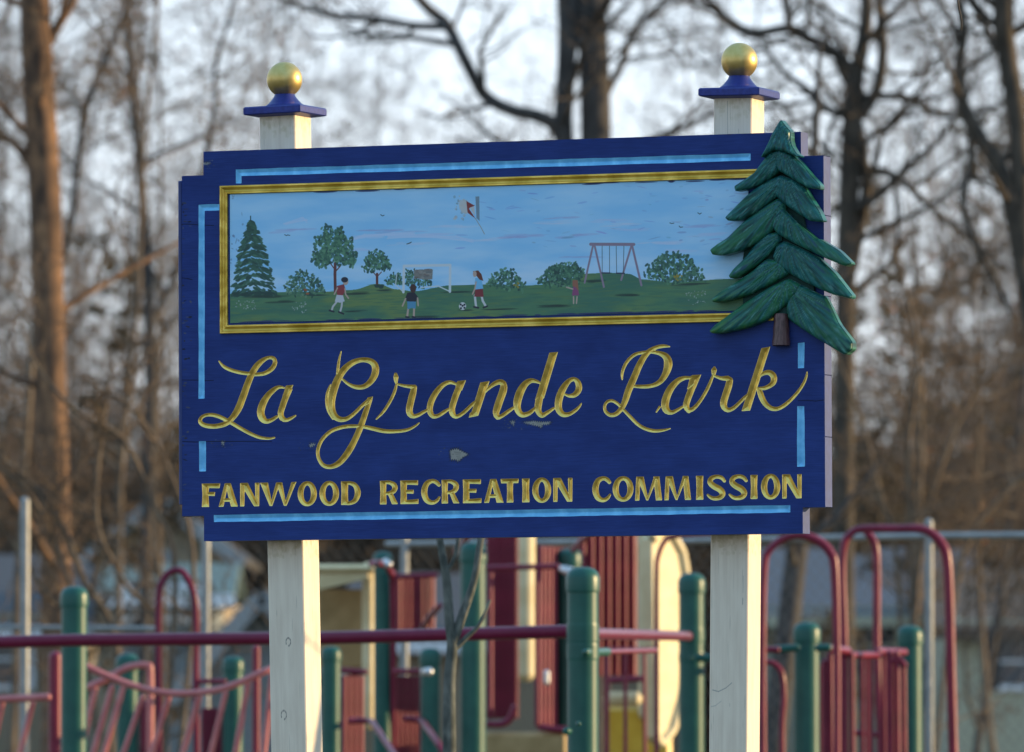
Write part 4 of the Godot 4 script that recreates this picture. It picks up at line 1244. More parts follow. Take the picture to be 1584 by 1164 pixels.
func branch_slab(q: PackedVector2Array, lo: Vector2, hi: Vector2, apex: Vector2, z0: float, warm: float, fn: FastNoiseLite, k: int) -> Buf:
	var F := Field.new(lo.x - 6, lo.y - 6, hi.x + 6, hi.y + 6, 3.0)
	F.outline(q)
	var b := Buf.new()
	b.colored = true
	var far := 1.0
	for w in q:
		far = maxf(far, w.distance_to(apex))
	var dark := Vector3(0.005, 0.044, 0.043)
	var teal := Vector3(0.014, 0.12, 0.125)
	var green := Vector3(0.02, 0.13, 0.055)
	var lime := Vector3(0.10, 0.21, 0.04)
	var navy := Vector3(0.012, 0.04, 0.13)
	var place := func(p: Vector3) -> Vector3:
		var w := Vector2(p.x, p.y)
		var t := clampf(w.distance_to(apex) / far, 0, 1)
		var e := clampf(p.z / 11.0, 0, 1)
		var ang := (w - apex).angle()
		var gouge := (absf(fn.get_noise_2d(ang * 300.0, t * 36.0 + k * 70)) * 2.4 + fn.get_noise_2d(w.x * 0.8 + k * 50, w.y * 0.8) * 1.6) * minf(1.0, p.z / 5.0)
		return Vector3(w.x, w.y, z0 + 13.0 * sqrt(1.0 - (1.0 - e) * (1.0 - e)) * (1.0 - 0.3 * t) + 4.0 * clampf(p.z / 30.0, 0, 1) + 24.0 * t * t + gouge) * 0.001
	var tint := func(p: Vector3) -> Color:
		var w := Vector2(p.x, p.y)
		var t := clampf(w.distance_to(apex) / far, 0, 1)
		var ang := (w - apex).angle()
		# streaks of the painter's brush running along the branch
		var s := fn.get_noise_2d(ang * 620.0 + k * 31, t * 90.0)
		var s2 := fn.get_noise_2d(ang * 260.0 + 500 + k * 17, t * 70.0 + 300)
		var c := dark.lerp(teal, clampf(0.5 + s * 1.4, 0, 1))
		c = c.lerp(green, clampf(warm + s2 * 1.5, 0, 1))
		c = c.lerp(lime, clampf((t - 0.62) * 1.8 + s * 1.1 - 0.25, 0, 0.8) * warm)
		c = c.lerp(navy, clampf(s2 * 2.6 - 0.62, 0, 0.7))
		# dry-brushed pale teal where the paint was dragged over the ridges
		var s3 := fn.get_noise_2d(ang * 760.0 + 90 + k * 23, t * 130.0 + 40)
		c = c.lerp(Vector3(0.08, 0.24, 0.22), clampf(s3 * 3.0 - 0.85, 0, 0.7))
		return Color(c.x, c.y, c.z)
	var nx := F.nx
	for j in F.ny - 1:
		for i in nx - 1:
			var a := j * nx + i
			var x := F.x0 + i * F.h
			var y := F.y0 + j * F.h
			var p := [Vector3(x, y, F.f[a]), Vector3(x + F.h, y, F.f[a + 1]), Vector3(x + F.h, y + F.h, F.f[a + nx + 1]), Vector3(x, y + F.h, F.f[a + nx])]
			if maxf(maxf(p[0].z, p[1].z), maxf(p[2].z, p[3].z)) <= 0:
				continue
			for t in [[0, 1, 2], [0, 2, 3]]:
				var ins := clip([p[t[0]], p[t[1]], p[t[2]]], 1.0)
				if ins.size() < 3:
					continue
				var ids := []
				for w in ins:
					b.col = tint.call(w)
					var e := 1.5
					var wz: Vector3 = place.call(w)
					# smooth normal from the slab's own height field
					var gx := sample(F, w.x + e, w.y)
					var gy := sample(F, w.x, w.y + e)
					var dx: Vector3 = place.call(Vector3(w.x + e, w.y, maxf(gx, 0))) - wz
					var dy: Vector3 = place.call(Vector3(w.x, w.y + e, maxf(gy, 0))) - wz
					var nn := dx.cross(dy).normalized()
					if nn.z < 0.15:
						nn = Vector3(nn.x, nn.y, 0.15).normalized()
					ids.append(b.add(wz, nn))
				for m in range(1, ids.size() - 1):
					b.face(ids[0], ids[m], ids[m + 1])
				# wall down to the board along the cut edge
				for m in ins.size():
					var u: Vector3 = ins[m]
					var v: Vector3 = ins[(m + 1) % ins.size()]
					if u.z == 0.0 and v.z == 0.0 and u.distance_to(v) > 0.01:
						var pu: Vector3 = place.call(u)
						var pv: Vector3 = place.call(v)
						var mid := Vector2(u.x + v.x, u.y + v.y) * 0.5
						var g := Vector3(sample(F, mid.x + 2, mid.y) - sample(F, mid.x - 2, mid.y), sample(F, mid.x, mid.y + 2) - sample(F, mid.x, mid.y - 2), 0)
						b.col = tint.call(u)
						b.quad(pu, pv, Vector3(pv.x, pv.y, maxf(0.0006, pv.z - 0.034)), Vector3(pu.x, pu.y, maxf(0.0006, pu.z - 0.034)), -g)
	return b

func sample(F: Field, x: float, y: float) -> float:
	var fx := clampf((x - F.x0) / F.h, 0, F.nx - 1.001)
	var fy := clampf((y - F.y0) / F.h, 0, F.ny - 1.001)
	var i := int(fx)
	var j := int(fy)
	var a := j * F.nx + i
	return lerpf(lerpf(F.f[a], F.f[a + 1], fx - i), lerpf(F.f[a + F.nx], F.f[a + F.nx + 1], fx - i), fy - j)

func post_texture(which: int) -> ImageTexture:
	var W := 512
	var H := 1400
	var im := Image.create(W, H, false, Image.FORMAT_RGB8)
	var fn := FastNoiseLite.new()
	fn.seed = 60 + which
	fn.frequency = 0.03
	fn.fractal_octaves = 4
	var a := Vector3(0.65, 0.55, 0.445)
	var b := Vector3(0.74, 0.645, 0.53)
	for y in H:
		for x in W:
			var t := clampf(0.5 + fn.get_noise_2d(x * 1.6, y * 0.07) * 0.55 + fn.get_noise_2d(x * 0.4 + 700, y * 0.25) * 0.7, 0, 1)
			var c := a.lerp(b, t)
			im.set_pixel(x, y, lin(c.x, c.y, c.z))
	rng.seed = 300 + which
	for i in 60:
		dab(im, rng.randf_range(0, W), rng.randf_range(0, H), rng.randf_range(0.6, 1.6), rng.randf_range(3, 22), Color(0.5, 0.47, 0.42, 0.4), rng.randf_range(-0.04, 0.04))
	return ImageTexture.create_from_image(im)

func sign_posts(root: Node3D) -> void:
	var blue := tex_mat(noise_tex(0.05, lin(0.013, 0.024, 0.17), lin(0.020, 0.034, 0.22), 4, 128, 25), 8.0, 0.42)
	blue.metallic_specular = 0.4
	var gold := tex_mat(noise_tex(0.03, lin(0.52, 0.37, 0.12), lin(0.64, 0.48, 0.19), 4, 128, 27), 7.0, 0.4, 0.85)
	# foot x at the board's middle, top x, yaw: the two posts are not quite true
	for k in 2:
		var w := 0.115
		var top_y: float = [0.6732, 0.6834][k]
		var xt: float = [-0.7797, 0.6409][k] + w * 0.5
		var xb: float = [-0.7473, 0.627][k] + w * 0.5
		var lean := atan2(xb - xt, [1.492, 1.522][k])
		var yaw: float = [-0.030, 0.018][k]
		var basis := Basis(Vector3.BACK, lean) * Basis(Vector3.UP, yaw)
		var at_mid := Vector3(lerpf(xt, xb, 0.42), 0.0, -0.062 - w * 0.5 - 0.003)
		var xf := Transform3D(basis, at_mid + Vector3(0, 2.5767, 0))
		var tex := post_texture(k)
		var im := tex.get_image()
		# texture: 256 x 1400 over 0.115 m x 2.1 m, from the top down
		var py := 1400.0 / 2.1
		if k == 0:
			for q in [[138.0, 0.8737, 17.0], [96.0, 1.0872, 19.0]]:
				var cy: float = (top_y + q[1]) * py
				for a in 16:
					var t := a * 0.33 + 2.7
					dab(im, q[0] + cos(t) * q[2], cy + sin(t) * q[2] * 0.45, 3.2, 2.0, Color(0.30, 0.29, 0.29, 0.35 if a % 3 else 0.7))
		else:
			line(im, [92, 6, 95, 60, 97, 130], 2.0, Color(0.36, 0.34, 0.32, 0.8))
			line(im, [168, 60, 170, 120], 1.5, Color(0.45, 0.43, 0.4, 0.7))
			var cy := (top_y + 1.0068) * py
			line(im, [20, cy + 6, 60, cy + 9, 110, cy + 2, 150, cy - 8], 1.6, Color(0.40, 0.41, 0.42, 0.6))
			line(im, [10, cy + 38, 40, cy + 36, 80, cy + 27], 1.3, Color(0.46, 0.46, 0.46, 0.4))
			line(im, [220, (top_y + 0.754) * py, 219, (top_y + 0.7687) * py], 4.0, Color(0.42, 0.43, 0.45, 0.7))
			line(im, [223, (top_y + 0.6893) * py, 221, (top_y + 0.7355) * py], 2.0, Color(0.45, 0.46, 0.48, 0.6))
		# mildew smears under the board and the cap
		rng.seed = 700 + k
		for i in 130:
			dab(im, rng.randf_range(0, 512), rng.randf() ** 2 * 40, rng.randf_range(4, 18), rng.randf_range(2, 8), Color(0.62, 0.56, 0.38, 0.09))
			dab(im, rng.randf_range(0, 512), (0.575 + top_y) * py + rng.randf() ** 2 * 34, rng.randf_range(4, 18), rng.randf_range(2, 7), Color(0.60, 0.54, 0.36, 0.10))
		var mat := paint(Color.WHITE, 0.55)
		mat.albedo_texture = ImageTexture.create_from_image(im)
		var b := Buf.new()
		b.mapped = true
		var bottom := -2.5767
		var hw := w * 0.5
		var ch := 0.003
		var ring := [Vector2(-hw + ch, hw), Vector2(hw - ch, hw), Vector2(hw, hw - ch), Vector2(hw, -hw + ch), Vector2(hw - ch, -hw), Vector2(-hw + ch, -hw), Vector2(-hw, -hw + ch), Vector2(-hw, hw - ch)]
		var us := [0.01, 0.49, 0.51, 0.985, 0.51, 0.985, 0.51, 0.985]
		for i in 8:
			var p: Vector2 = ring[i]
			var q: Vector2 = ring[(i + 1) % 8]
			var nn := Vector3(p.x + q.x, 0, p.y + q.y).normalized()
			if i % 2 == 0:
				nn = [Vector3(0, 0, 1), Vector3(1, 0, 0), Vector3(0, 0, -1), Vector3(-1, 0, 0)][i / 2]
			var n0 := b.v.size()
			b.add(Vector3(p.x, top_y, p.y), nn, Vector2(us[i], 0))
			b.add(Vector3(q.x, top_y, q.y), nn, Vector2(us[i] + (0.475 if i % 2 == 0 else 0.01), 0))
			b.add(Vector3(q.x, bottom, q.y), nn, Vector2(us[i] + (0.475 if i % 2 == 0 else 0.01), (top_y - bottom) / 2.1))
			b.add(Vector3(p.x, bottom, p.y), nn, Vector2(us[i], (top_y - bottom) / 2.1))
			b.face(n0, n0 + 1, n0 + 2)
			b.face(n0, n0 + 2, n0 + 3)
		var post := part("post", b.mesh(), mat, root, xf)
		post.set_meta("label", ["left cream post with two knots", "right cream post with a split at its top"][k])
		# cap: a plate with a bevelled underside
		var ps := 0.0925
		var pl := Buf.new()
		var c4 := [Vector2(-1, 1), Vector2(1, 1), Vector2(1, -1), Vector2(-1, -1)]
		for i in 4:
			var a: Vector2 = c4[i]
			var d: Vector2 = c4[(i + 1) % 4]
			var o := Vector3(a.x + d.x, 0, a.y + d.y) * 0.5
			var to := pl
			var lv := [[hw * 1.02, top_y - 0.001], [ps - 0.004, top_y + 0.004], [ps, top_y + 0.007], [ps, top_y + 0.024], [ps - 0.004, top_y + 0.028], [0.03, top_y + 0.032]]
			for j in lv.size() - 1:
				var tt := to if j < 4 else pl
				tt.quad(Vector3(a.x * lv[j][0], lv[j][1], a.y * lv[j][0]), Vector3(d.x * lv[j][0], lv[j][1], d.y * lv[j][0]), Vector3(d.x * lv[j + 1][0], lv[j + 1][1], d.y * lv[j + 1][0]), Vector3(a.x * lv[j + 1][0], lv[j + 1][1], a.y * lv[j + 1][0]), o + Vector3(0, -1.5 if j < 1 else (3.0 if j == 4 else 0.0), 0))
		part("cap_plate", pl.mesh(), blue, post)
		var co := Buf.new()
		var y0 := top_y + 0.029
		co.lathe([Vector2(0.0, y0), Vector2(0.056, y0), Vector2(0.057, y0 + 0.003), Vector2(0.055, y0 + 0.007), Vector2(0.051, y0 + 0.009), Vector2(0.047, y0 + 0.013), Vector2(0.040, y0 + 0.021), Vector2(0.033, y0 + 0.030), Vector2(0.030, y0 + 0.037), Vector2(0.029, y0 + 0.042), Vector2(0.0, y0 + 0.043)], 40)
		part("finial_collar", co.mesh(), blue, post)
		var sp := SphereMesh.new()
		sp.radius = 0.0525
		sp.height = 0.105
		sp.radial_segments = 48
		sp.rings = 24
		part("gold_ball", sp, gold, post, Transform3D(Basis(), Vector3(0, y0 + 0.082, 0)))

# ---------------------------------------------------------------- playground
var green_m: StandardMaterial3D
var red_m: StandardMaterial3D
var pink_m: StandardMaterial3D
var wine_m: StandardMaterial3D
var cream_m: StandardMaterial3D
var tan_m: StandardMaterial3D
var yellow_m: StandardMaterial3D

func plastic(a: Color, b: Color, rough: float, s: int) -> StandardMaterial3D:
	var m := tex_mat(noise_tex(0.03, a, b, 4, 128, s), 1.7, rough)
	m.metallic_specular = 0.42
	return m

func rod(root: Node3D, called: String, a: Array, m: Material, smooth := 0, sides := 12) -> MeshInstance3D:
	var p := path4(a, smooth)
	var b := Buf.new()
	b.tube(p[0], p[1], sides, true)
	return part(called, b.mesh(), m, root)

func upright(root: Node3D, called: String, a: Array, m: Material, foot := 0.0) -> MeshInstance3D:
	# [x, top, z, r] -> a post from the ground up with a domed cap and a collar under it
	var b := Buf.new()
	var r: float = a[3]
	b.tube(PackedVector3Array([Vector3(a[0], foot, a[2]), Vector3(a[0], a[1] - r, a[2])]), PackedFloat32Array([r, r]), 20)
	var o := part(called, b.mesh(), m, root)
	var c := Buf.new()
	c.lathe([Vector2(r * 1.05, -r * 1.6), Vector2(r * 1.09, -r * 1.5), Vector2(r * 1.09, -r * 0.7), Vector2(r * 0.98, -r * 0.35), Vector2(r * 0.75, -r * 0.1), Vector2(r * 0.4, 0.0), Vector2(0, r * 0.03)], 20, Vector3(a[0], a[1], a[2]))
	part("post_cap", c.mesh(), m, o)
	return o

func slats(root: Node3D, called: String, a: Vector3, b: Vector3, low: float, n: int, m: Material, gap := 0.45) -> void:
	# vertical tubes hung between the top corners a and b down to the height low
	var w := a.distance_to(b) / n
	var mesh: ArrayMesh
	for k in n:
		var p := a.lerp(b, (k + 0.5) / n)
		if mesh == null:
			var s := Buf.new()
			var hh := (p.y - low) * 0.5
			var rr := w * 0.5 * (1 - gap)
			s.tube(PackedVector3Array([Vector3(0, -hh, 0), Vector3(0, hh, 0)]), PackedFloat32Array([rr, rr]), 10)
			mesh = s.mesh()
		part(called, mesh, m, root, Transform3D(Basis(), Vector3(p.x, (p.y + low) * 0.5, p.z)))
	var bk := Buf.new()
	var dir := Vector3(b.x - a.x, 0, b.z - a.z)
	bk.box(Vector3(dir.length(), (a.y + b.y) * 0.5 - low, 0.015), Transform3D(Basis(Vector3.UP, atan2(-dir.z, dir.x)), Vector3((a.x + b.x) * 0.5, ((a.y + b.y) * 0.5 + low) * 0.5, (a.z + b.z) * 0.5 - 0.045)), 0.004)
	part("slat_backing", bk.mesh(), wine_m, root)

func playground() -> void:
	green_m = plastic(lin(0.006, 0.07, 0.058), lin(0.012, 0.095, 0.075), 0.38, 101)
	red_m = plastic(lin(0.145, 0.008, 0.030), lin(0.20, 0.014, 0.042), 0.34, 102)
	pink_m = plastic(lin(0.40, 0.11, 0.115), lin(0.50, 0.17, 0.165), 0.32, 106)
	wine_m = plastic(lin(0.12, 0.007, 0.032), lin(0.16, 0.012, 0.045), 0.3, 107)
	wine_m.metallic_specular = 0.3
	cream_m = plastic(lin(0.60, 0.49, 0.28), lin(0.70, 0.60, 0.38), 0.5, 103)
	tan_m = plastic(lin(0.30, 0.20, 0.085), lin(0.38, 0.26, 0.12), 0.6, 104)
	yellow_m = plastic(lin(0.50, 0.27, 0.015), lin(0.58, 0.34, 0.03), 0.4, 105)

	# long burgundy bar on green posts, nearest
	var t := thing("play_bar", "long burgundy bar resting on the tall green post behind the sign's middle", "climbing bar", Vector3(0.294, 1.5, -31.2) * Vector3(1, 0, 1))
	var at := -t.position
	var hold := Node3D.new()
	hold.name = "frame"
	upright_at(t, [0.29, 2.09, -31.2, 0.064])
	rod_at(t, "bar", [[-2.42, 1.8, -33.5, 0.028], [-1.91, 1.81, -33.2, 0.028], [-0.8, 1.81, -32.2, 0.028], [0.26, 1.83, -31.4, 0.028]], wine_m)
	rod_at(t, "bar", [[0.33, 1.82, -31.4, 0.024], [0.65, 1.85, -35, 0.024], [0.89, 1.88, -38.5, 0.025]], wine_m)
	rod_at(t, "clamp", [[0.3, 1.74, -31, 0.016], [0.4, 1.75, -32, 0.018]], green_m)
	rod_at(t, "step_bar", [[0.39, 1.75, -32, 0.011], [0.66, 1.78, -35, 0.012]])
	upright_at(t, [0.91, 2.2, -38.6, 0.064])
	rod_at(t, "clamp", [[0.94, 1.77, -38.4, 0.02], [1.01, 1.77, -38.4, 0.02]], green_m)
	upright_at(t, [-2.07, 2.09, -36, 0.061])
	for q in [[[0.29, 1.77, -31.2, 0.067], [0.29, 1.72, -31.2, 0.067]], [[0.91, 1.91, -38.6, 0.067], [0.91, 1.86, -38.6, 0.067]], [[0.91, 1.79, -38.6, 0.067], [0.91, 1.76, -38.6, 0.067]], [[0.29, 1.85, -31.2, 0.067], [0.29, 1.79, -31.2, 0.067]]]:
		rod_at(t, "clamp_band", q, green_m, 0, 20)
	for q in [[[0.27, 1.45, -31, 0.011], [0.27, 1.45, -30.9, 0.01]], [[0.23, 1.42, -31, 0.016], [0.22, 1.42, -30.95, 0.016]], [[0.3, 1.74, -30.95, 0.008], [0.3, 1.74, -30.8, 0.008]], [[0.9, 1.77, -38.3, 0.01], [0.9, 1.77, -38.2, 0.01]]]:
		rod_at(t, "bolt", q, green_m, 0, 8)

	# slatted tower with a cream slide hood
	t = thing("play_tower", "burgundy slatted play tower with cream slide hood under the sign", "play structure", Vector3(0.236, 1.5, -41) * Vector3(1, 0, 1))
	for a in [[-0.21, 2.41, -41, 0.068], [0.32, 2.41, -42.5, 0.063], [-0.73, 2.4, -43, 0.051], [-0.95, 1.84, -40, 0.049], [-0.44, 1.84, -41, 0.054]]:
		upright_at(t, a)
	slats_at(t, Vector3(0.147, 2.413, -42.2), Vector3(0.319, 2.424, -42.7), Vector3(0.315, 1.397, -42.2).y, 7)
	slats_at(t, Vector3(0.376, 2.598, -43), Vector3(0.71, 2.607, -43.35), Vector3(0.704, 1.701, -43).y, 7)
	slats_at(t, Vector3(-0.15, 2.554, -44.2), Vector3(0.038, 2.554, -44.2), Vector3(0.03, 1.459, -44.2).y, 6)
	slats_at(t, Vector3(-0.672, 2.295, -44), Vector3(-0.451, 2.3, -44.25), Vector3(-0.448, 1.937, -44).y, 7)
	slats_at(t, Vector3(-0.656, 1.701, -43), Vector3(-0.513, 1.702, -43.2), Vector3(-0.51, 0.849, -43).y, 5)
	slats_at(t, Vector3(-0.918, 1.692, -41), Vector3(-0.803, 1.692, -41.15), Vector3(-0.799, 0.879, -41).y, 4)
	for q in [
		[[[-0.14, 2.29, -42, 0.016], [0.25, 2.3, -42, 0.016]], 0], [[[-0.66, 2.26, -43, 0.016], [-0.43, 2.27, -43, 0.016]], 0],
		[[[-0.64, 1.72, -42, 0.016], [-0.5, 1.72, -42, 0.016]], 0], [[[-0.93, 1.72, -40.5, 0.015], [-0.78, 1.71, -40.5, 0.015]], 0],
		[[[-0.51, 1.92, -42, 0.018], [-0.46, 2, -41.5, 0.018], [-0.39, 2.07, -41, 0.017]], 0], [[[-0.31, 2.38, -42, 0.018], [-0.23, 2.45, -41, 0.017], [-0.17, 2.51, -41, 0.017]], 0], [[[0.34, 2.39, -42, 0.018], [0.38, 2.43, -41.5, 0.018], [0.43, 2.46, -41, 0.017]], 0],
		[[[-0.85, 1.45, -40, 0.017], [-0.75, 1.45, -40, 0.017], [-0.71, 1.42, -39.6, 0.017], [-0.61, 1.29, -39, 0.017], [-0.53, 1.18, -38.5, 0.016]], 2], [[[-0.57, 1.46, -41, 0.017], [-0.49, 1.45, -41, 0.017], [-0.45, 1.41, -40.5, 0.017], [-0.38, 1.32, -40, 0.017], [-0.31, 1.2, -40, 0.017]], 2],
		[[[-0.79, 2.32, -42.5, 0.014], [-0.76, 2.33, -42.6, 0.018], [-0.71, 2.32, -42.7, 0.018], [-0.68, 2.27, -42.8, 0.018], [-0.67, 2.19, -42.9, 0.018], [-0.67, 1.29, -43, 0.016], [-0.67, 0.78, -43, 0.016]], 3],
		[[[-0.13, 1.43, -42, 0.018], [-0.06, 1.43, -42, 0.021], [-0.01, 1.46, -42, 0.021], [0.01, 1.52, -42, 0.018]], 3], [[[0.17, 1.41, -42, 0.021], [0.25, 1.4, -42, 0.021], [0.31, 1.4, -42, 0.021]], 2],
		[[[0.74, 0.84, -39, 0.013], [0.74, 1.29, -39, 0.013], [0.74, 1.9, -39, 0.013], [0.74, 2.2, -39, 0.013], [0.75, 2.3, -39, 0.013], [0.79, 2.38, -39, 0.013], [0.86, 2.4, -39, 0.013], [1.09, 2.41, -39, 0.013]], 4],
		[[[0.52, 1.67, -42, 0.018], [0.71, 1.68, -42, 0.018]], 0], [[[0.51, 1.83, -41, 0.014], [0.77, 1.83, -41, 0.014]], 0], [[[0.51, 1.83, -41, 0.014], [0.51, 0.81, -41, 0.014]], 0], [[[0.61, 1.82, -41, 0.011], [0.61, 0.81, -41, 0.011]], 0], [[[0.71, 1.82, -41, 0.011], [0.72, 0.81, -41, 0.011]], 0],
		[[[-0.12, 2.27, -42, 0.016], [-0.12, 1.5, -42, 0.016]], 0], [[[0.14, 2.27, -42, 0.016], [0.14, 1.43, -42, 0.016]], 0]]:
		rod_at(t, "rail", q[0], red_m, q[1])
	var steel := paint(lin(0.55, 0.56, 0.58), 0.3, 0.7)
	for q in [[[-0.47, 1.71, -40.7, 0.021], [-0.44, 1.71, -40.4, 0.024]], [[0.27, 2.29, -42.1, 0.018], [0.32, 2.27, -42, 0.029]], [[0.19, 1.71, -41.8, 0.018], [0.19, 1.66, -41.8, 0.018]], [[-0.93, 1.71, -40.2, 0.017], [-0.95, 1.71, -40.1, 0.02]], [[-0.71, 2.34, -42.6, 0.018], [-0.69, 2.32, -42.5, 0.022]]]:
		rod_at(t, "clamp", q, steel, 0, 10)
	# cream columns, hood, house wall and canopy, deck, yellow slide
	for q in [[[0.08, 2.65, -45, 0.057], [0.08, 1.73, -45, 0.057]], [[0.78, 2.62, -44, 0.052], [0.78, 1.49, -44, 0.052]], [[-0.82, 2.32, -43.5, 0.035], [-0.82, 1.43, -43.5, 0.035]]]:
		rod_at(t, "column", q, cream_m, 0, 16)
	var off := -t.position
	var hood := PackedVector2Array()
	var hc := Vector3(0.897, 1.905, -43)
	for q in [Vector3(0.788, 2.47, -43), Vector3(0.84, 2.514, -43), Vector3(0.905, 2.496, -43), Vector3(0.96, 2.401, -43), Vector3(0.989, 2.233, -43), Vector3(0.992, 1.832, -43), Vector3(0.959, 1.577, -43), Vector3(0.904, 1.395, -43), Vector3(0.839, 1.315, -43), Vector3(0.806, 1.358, -43)]:
		hood.append(Vector2((q.x - hc.x) / cos(0.9), q.y - hc.y))
	var b := Buf.new()
	b.prism(hood, -0.07, 0.0, Transform3D(Basis(Vector3.UP, 0.9), hc + off))
	for k in hood.size() - 1:
		b.tube(PackedVector3Array([Transform3D(Basis(Vector3.UP, 0.9), hc + off) * Vector3(hood[k].x, hood[k].y, 0), Transform3D(Basis(Vector3.UP, 0.9), hc + off) * Vector3(hood[k + 1].x, hood[k + 1].y, 0)]), PackedFloat32Array([0.03, 0.03]), 8)
	part("slide_hood", b.mesh(), cream_m, t)
	b = Buf.new()
	var w0 := Vector3(-1.12, 2.205, -44)
	var w1 := Vector3(-0.851, 1.75, -44)
	b.box(Vector3(w1.x - w0.x, w0.y - w1.y, 0.05), Transform3D(Basis(), (w0 + w1) * 0.5 + off), 0.01)
	part("house_wall", b.mesh(), tan_m, t)
	# fluted canopy: half-round ribs fanning to a corner
	b = Buf.new()
	var c0 := Vector3(-1.151, 2.347, -43.2)
	var c1 := Vector3(-0.77, 2.339, -43.2)
	b.box(Vector3(c1.x - c0.x, 0.045, 0.9), Transform3D(Basis(), (c0 + c1) * 0.5 + off + Vector3(0, -0.03, -0.45)), 0.02)
	part("canopy", b.mesh(), cream_m, t)
	for k in 5:
		var lo := Vector3(-1.153, 2.274, -43.25)
		rod_at(t, "canopy_rib", [[lo.x, lo.y - k * 0.022, lo.z, 0.011], [c1.x - 0.05, c1.y - 0.05 - k * 0.007, -43.25, 0.010]], cream_m)
	b = Buf.new()
	var d0 := Vector3(-0.178, 1.383, -42)
	var d1 := Vector3(0.306, 1.248, -42)
	b.box(Vector3(d1.x - d0.x, d0.y - d1.y, 1.2), Transform3D(Basis(), (d0 + d1) * 0.5 + off + Vector3(0, 0, -0.6)), 0.02)
	part("deck", b.mesh(), tan_m, t)
	b = Buf.new()
	d0 = Vector3(0.524, 1.615, -43.5)
	d1 = Vector3(0.745, 1.526, -43.5)
	b.box(Vector3(d1.x - d0.x, d0.y - d1.y, 0.1), Transform3D(Basis(), (d0 + d1) * 0.5 + off), 0.03)
	part("slide_lip", b.mesh(), cream_m, t)
	b = Buf.new()
	d0 = Vector3(0.53, 1.527, -44)
	d1 = Vector3(0.925, 0.983, -44)
	b.box(Vector3(d1.x - d0.x, d0.y - d1.y, 0.12), Transform3D(Basis(Vector3.RIGHT, -0.25), (d0 + d1) * 0.5 + off), 0.03)
	part("slide_back", b.mesh(), yellow_m, t)

	# hooped gate at the right
	t = thing("hoop_climber", "burgundy hooped climber with two tall loops right of the sign", "climbing frame", Vector3(1.724, 1.5, -38.5) * Vector3(1, 0, 1))
	upright_at(t, [1.49, 1.95, -38.5, 0.064])
	upright_at(t, [2.09, 1.95, -40, 0.063])
	rod_at(t, "hoop", [[1.26, 0.76, -38, 0.019], [1.25, 1.3, -38, 0.019], [1.25, 1.95, -38, 0.019], [1.26, 2.23, -38, 0.019], [1.28, 2.3, -38, 0.019], [1.35, 2.36, -38, 0.019], [1.44, 2.38, -38, 0.021], [1.53, 2.35, -38, 0.023], [1.59, 2.29, -38, 0.023], [1.61, 2.2, -38, 0.023], [1.62, 1.83, -38, 0.019], [1.62, 1.3, -38, 0.019], [1.62, 0.76, -38, 0.019]], red_m, 4)
	rod_at(t, "hoop", [[1.71, 0.74, -39.2, 0.02], [1.71, 1.29, -39.2, 0.02], [1.71, 1.84, -39.2, 0.02], [1.7, 2.2, -39.2, 0.02], [1.71, 2.36, -39.2, 0.02], [1.74, 2.41, -39.2, 0.02], [1.8, 2.44, -39.2, 0.02], [1.98, 2.44, -39.2, 0.022], [2.1, 2.44, -39.2, 0.023], [2.17, 2.41, -39.2, 0.023], [2.22, 2.35, -39.2, 0.025], [2.24, 2.28, -39.2, 0.025], [2.25, 2.1, -39.2, 0.025], [2.26, 1.67, -39.2, 0.025], [2.27, 1.29, -39.2, 0.025], [2.29, 0.74, -39.2, 0.025]], red_m, 4)
	rod_at(t, "hoop", [[1.89, 2.45, -40.5, 0.021], [1.93, 2.39, -40.5, 0.021], [1.94, 2.26, -40.5, 0.021], [1.94, 1.85, -40.5, 0.021], [1.96, 1.28, -40.5, 0.021], [1.97, 0.72, -40.5, 0.021]], red_m, 4)
	rod_at(t, "hoop", [[1.27, 1.75, -38.4, 0.015], [1.32, 1.74, -38.4, 0.015], [1.36, 1.69, -38.4, 0.015], [1.37, 1.57, -38.4, 0.015], [1.36, 1.39, -38.4, 0.015], [1.37, 0.85, -38.4, 0.015]], red_m, 4)
	rod_at(t, "rail", [[1.25, 1.81, -38.2, 0.016], [1.33, 1.81, -38.2, 0.016]])
	rod_at(t, "clamp", [[1.32, 1.81, -38.3, 0.02], [1.43, 1.82, -38.3, 0.02]], green_m)
	rod_at(t, "clamp", [[1.54, 1.82, -38.3, 0.02], [1.59, 1.82, -38.3, 0.02]], green_m)
	rod_at(t, "rail", [[1.59, 1.82, -38.5, 0.02], [1.72, 1.81, -39, 0.02]])
	rod_at(t, "rail", [[1.71, 1.79, -39, 0.017], [1.9, 1.79, -39.4, 0.017]])
	rod_at(t, "rail", [[1.89, 1.81, -39.4, 0.02], [2.05, 1.81, -39.8, 0.02]])
	for q in [[1.59, 1.75, -38.8, 0.016], [1.62, 1.79, -38.8, 0.016], [1.74, 1.79, -39, 0.013], [1.85, 1.8, -39.4, 0.017], [1.95, 1.8, -39.4, 0.018], [1.99, 1.8, -39.4, 0.017], [2.03, 1.75, -39.5, 0.015]]:
		rod_at(t, "baluster", [q, [q[0] + 0.008, 0.4, q[2], q[3]]])
	for q in [[1.57, 1.73, -38.9, 0.012], [1.8, 1.78, -39.2, 0.011], [1.93, 1.8, -39.6, 0.012], [1.99, 1.8, -39.9, 0.011], [1.83, 1.79, -39.3, 0.01], [1.68, 1.79, -39, 0.011]]:
		rod_at(t, "baluster", [q, [q[0] + 0.006, 0.4, q[2], q[3]]], wine_m)
	rod_at(t, "rail", [[1.6, 1.75, -39, 0.015], [1.62, 1.77, -39, 0.015], [1.65, 1.75, -39, 0.015]])
	rod_at(t, "rail", [[1.97, 1.76, -39.4, 0.015], [2, 1.78, -39.4, 0.015], [2.03, 1.74, -39.4, 0.015]])
